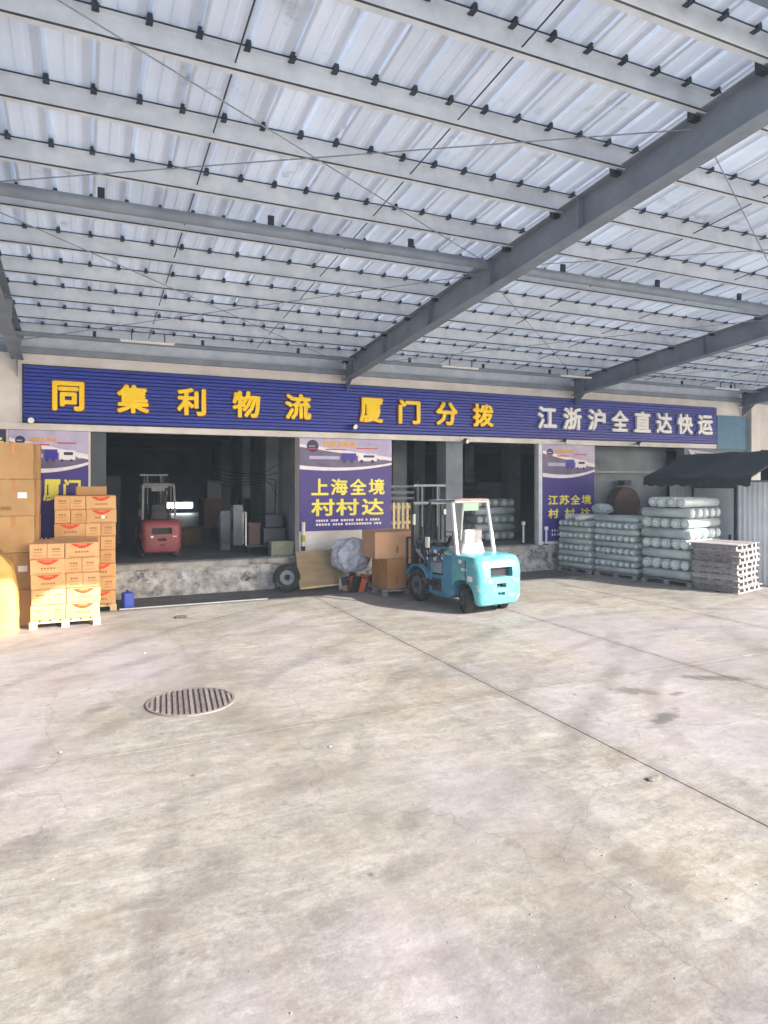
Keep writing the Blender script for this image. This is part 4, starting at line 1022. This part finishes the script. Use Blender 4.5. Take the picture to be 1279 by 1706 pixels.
    tor = MB(); tor.lathe((-.02, 1.04, 1.36), (0, -.5, .85), [(.012, .15), (0, .165), (-.012, .15), (0, .135)], 24); tor.bar((-.17, 1.04, 1.36), (.13, 1.04, 1.36), .02, .012)
    tor.build('steering_wheel', M_black, f, smooth=True)
    MB().box(-.3, .3, 1.22, 1.36, 1.06, 1.2).build('dashboard', M_black, f, bev=.02)
    for k in range(3): MB().cyl((.12+k*.06, 1.24, 1.18), (.12+k*.06, 1.16, 1.42), .01, n=6).cyl((.12+k*.06, 1.16, 1.41), (.12+k*.06, 1.155, 1.45), .018, n=8).build('lever', M_dsteel, f)
    MB().box(-.5, -.44, 1.2, 1.3, 1.12, 1.34).build('headlight', gm, f, bev=.01)
    # mast
    yb_ = 1.86
    for s_ in (-1, 1):
        MB().box(s_*.36-.04, s_*.36+.04, yb_, yb_+.11, .1, 2.02).build('outer_rail', M_dsteel, f, bev=.006, seg=1)
        MB().box(s_*.28-.03, s_*.28+.03, yb_+.02, yb_+.12, .12, 2.42).build('inner_rail', M_dsteel, f, bev=.006, seg=1)
        MB().cyl((s_*.2, yb_-.02, .2), (s_*.2, yb_-.02, 1.5), .032, n=10).build('lift_cylinder', M_dsteel, f)
        MB().cyl((s_*.2, yb_-.02, 1.5), (s_*.2, yb_-.02, 2.36), .018, n=8).build('lift_rod', M_steel, f)
        MB().cyl((s_*.34, yb_-.02, 1.02), (s_*.34, 1.28, .7), .03, n=10).build('tilt_cylinder', M_steel, f)
        MB().box(s_*.12-.008, s_*.12+.008, yb_+.03, yb_+.045, .5, 2.36).build('chain', M_black, f)
    for z, h_ in ((2.36, .05), (1.98, .06), (1.15, .06), (.3, .1)):
        MB().box(-.42 if z > 1.9 else -.319, .42 if z > 1.9 else .319, yb_-.03, yb_-.002, z, z+h_).build('cross_member', M_steel if z > 1.9 else M_dsteel, f, bev=.004, seg=1)
    MB().tube([(-.05, yb_-.04, .7), (-.08, yb_-.1, 1.2), (-.02, yb_-.06, 1.7), (.03, yb_-.03, 1.95)], .014, 6).build('hose', M_black, f)
    MB().tube([(.06, yb_-.04, .7), (.04, yb_-.12, 1.15), (.08, yb_-.06, 1.65), (.06, yb_-.03, 1.95)], .014, 6).build('hose', M_black, f)
    MB().box(-.44, -.38, yb_-.05, yb_-.005, 1.55, 1.78).build('work_lamp', gm, f, bev=.01)
    MB().box(.36, .42, yb_-.05, yb_-.005, 1.75, 1.87).build('work_lamp', gm, f, bev=.01)
    # carriage, load backrest and forks
    for z in (.25, .62): MB().box(-.48, .48, yb_+.13, yb_+.17, z, z+.09).build('carriage_bar', M_dsteel, f, bev=.005, seg=1)
    for s_ in (-1, 1):
        MB().box(s_*.47-.02, s_*.47+.02, yb_+.13, yb_+.17, .72, 1.25).build('backrest_upright', M_dsteel, f)
        MB().box(s_*.25-.05, s_*.25+.05, yb_+.175, yb_+.21, .05, .7).build('fork_shank', M_dsteel, f)
        MB().prism([(yb_+.21, .05), (yb_+1.15, .05), (yb_+1.15, .062), (yb_+.21, .09)], s_*.25-.05, s_*.25+.05, 'yz').build('fork', M_dsteel, f)
    MB().box(-.49, .49, yb_+.13, yb_+.17, 1.25, 1.29).build('backrest_top', M_dsteel, f)
    f.scale = (scale, scale, scale)
    return f
P1 = mat('turquoise_paint', '58A4AE', '4A96A4', scale=3, rough=.42, dirt='93B4B4', dscale=7, dthr=.55, coat=.1, bump=.12, bscale=9)
P2 = mat('deep_turquoise_paint', '4688AA', '3C7B9D', scale=3, rough=.45, dirt='1C4F68', dscale=4, dthr=.6)
forklift('forklift', 'turquoise forklift with white overhead guard parked in the sunlit yard', (7.02, 10.87, 0), R(7), P1, P2)
P3 = mat('red_paint', '8C464E', '783A42', scale=3, rough=.45, dirt='5A2A2C', dscale=4, dthr=.62)
forklift('forklift', 'red forklift seen from behind inside the dark first bay', (1.6, 16.15, DZ), R(0), P3, P3, .80, load=False, seatm=M_black, gm=mat('dull_guard', '7C7F84', rough=.6))

# ---------------------------------------------------------------- thin haze volume added to lift the blacks
hz = MB().box(-60, 80, -60, 60, -1.4, 7.2).build('added_haze', None); tag(hz, kind='stuff')
hm = bpy.data.materials.new('added_haze'); hm.use_nodes = True; n = hm.node_tree.nodes; n.remove(n['Principled BSDF'])
pv_ = n.new('ShaderNodeVolumePrincipled'); pv_.inputs['Color'].default_value = (.68, .82, 1, 1); pv_.inputs['Density'].default_value = .0017
hm.node_tree.links.new(pv_.outputs[0], n['Material Output'].inputs['Volume']); hz.data.materials.append(hm)
bpy.context.view_layer.update()
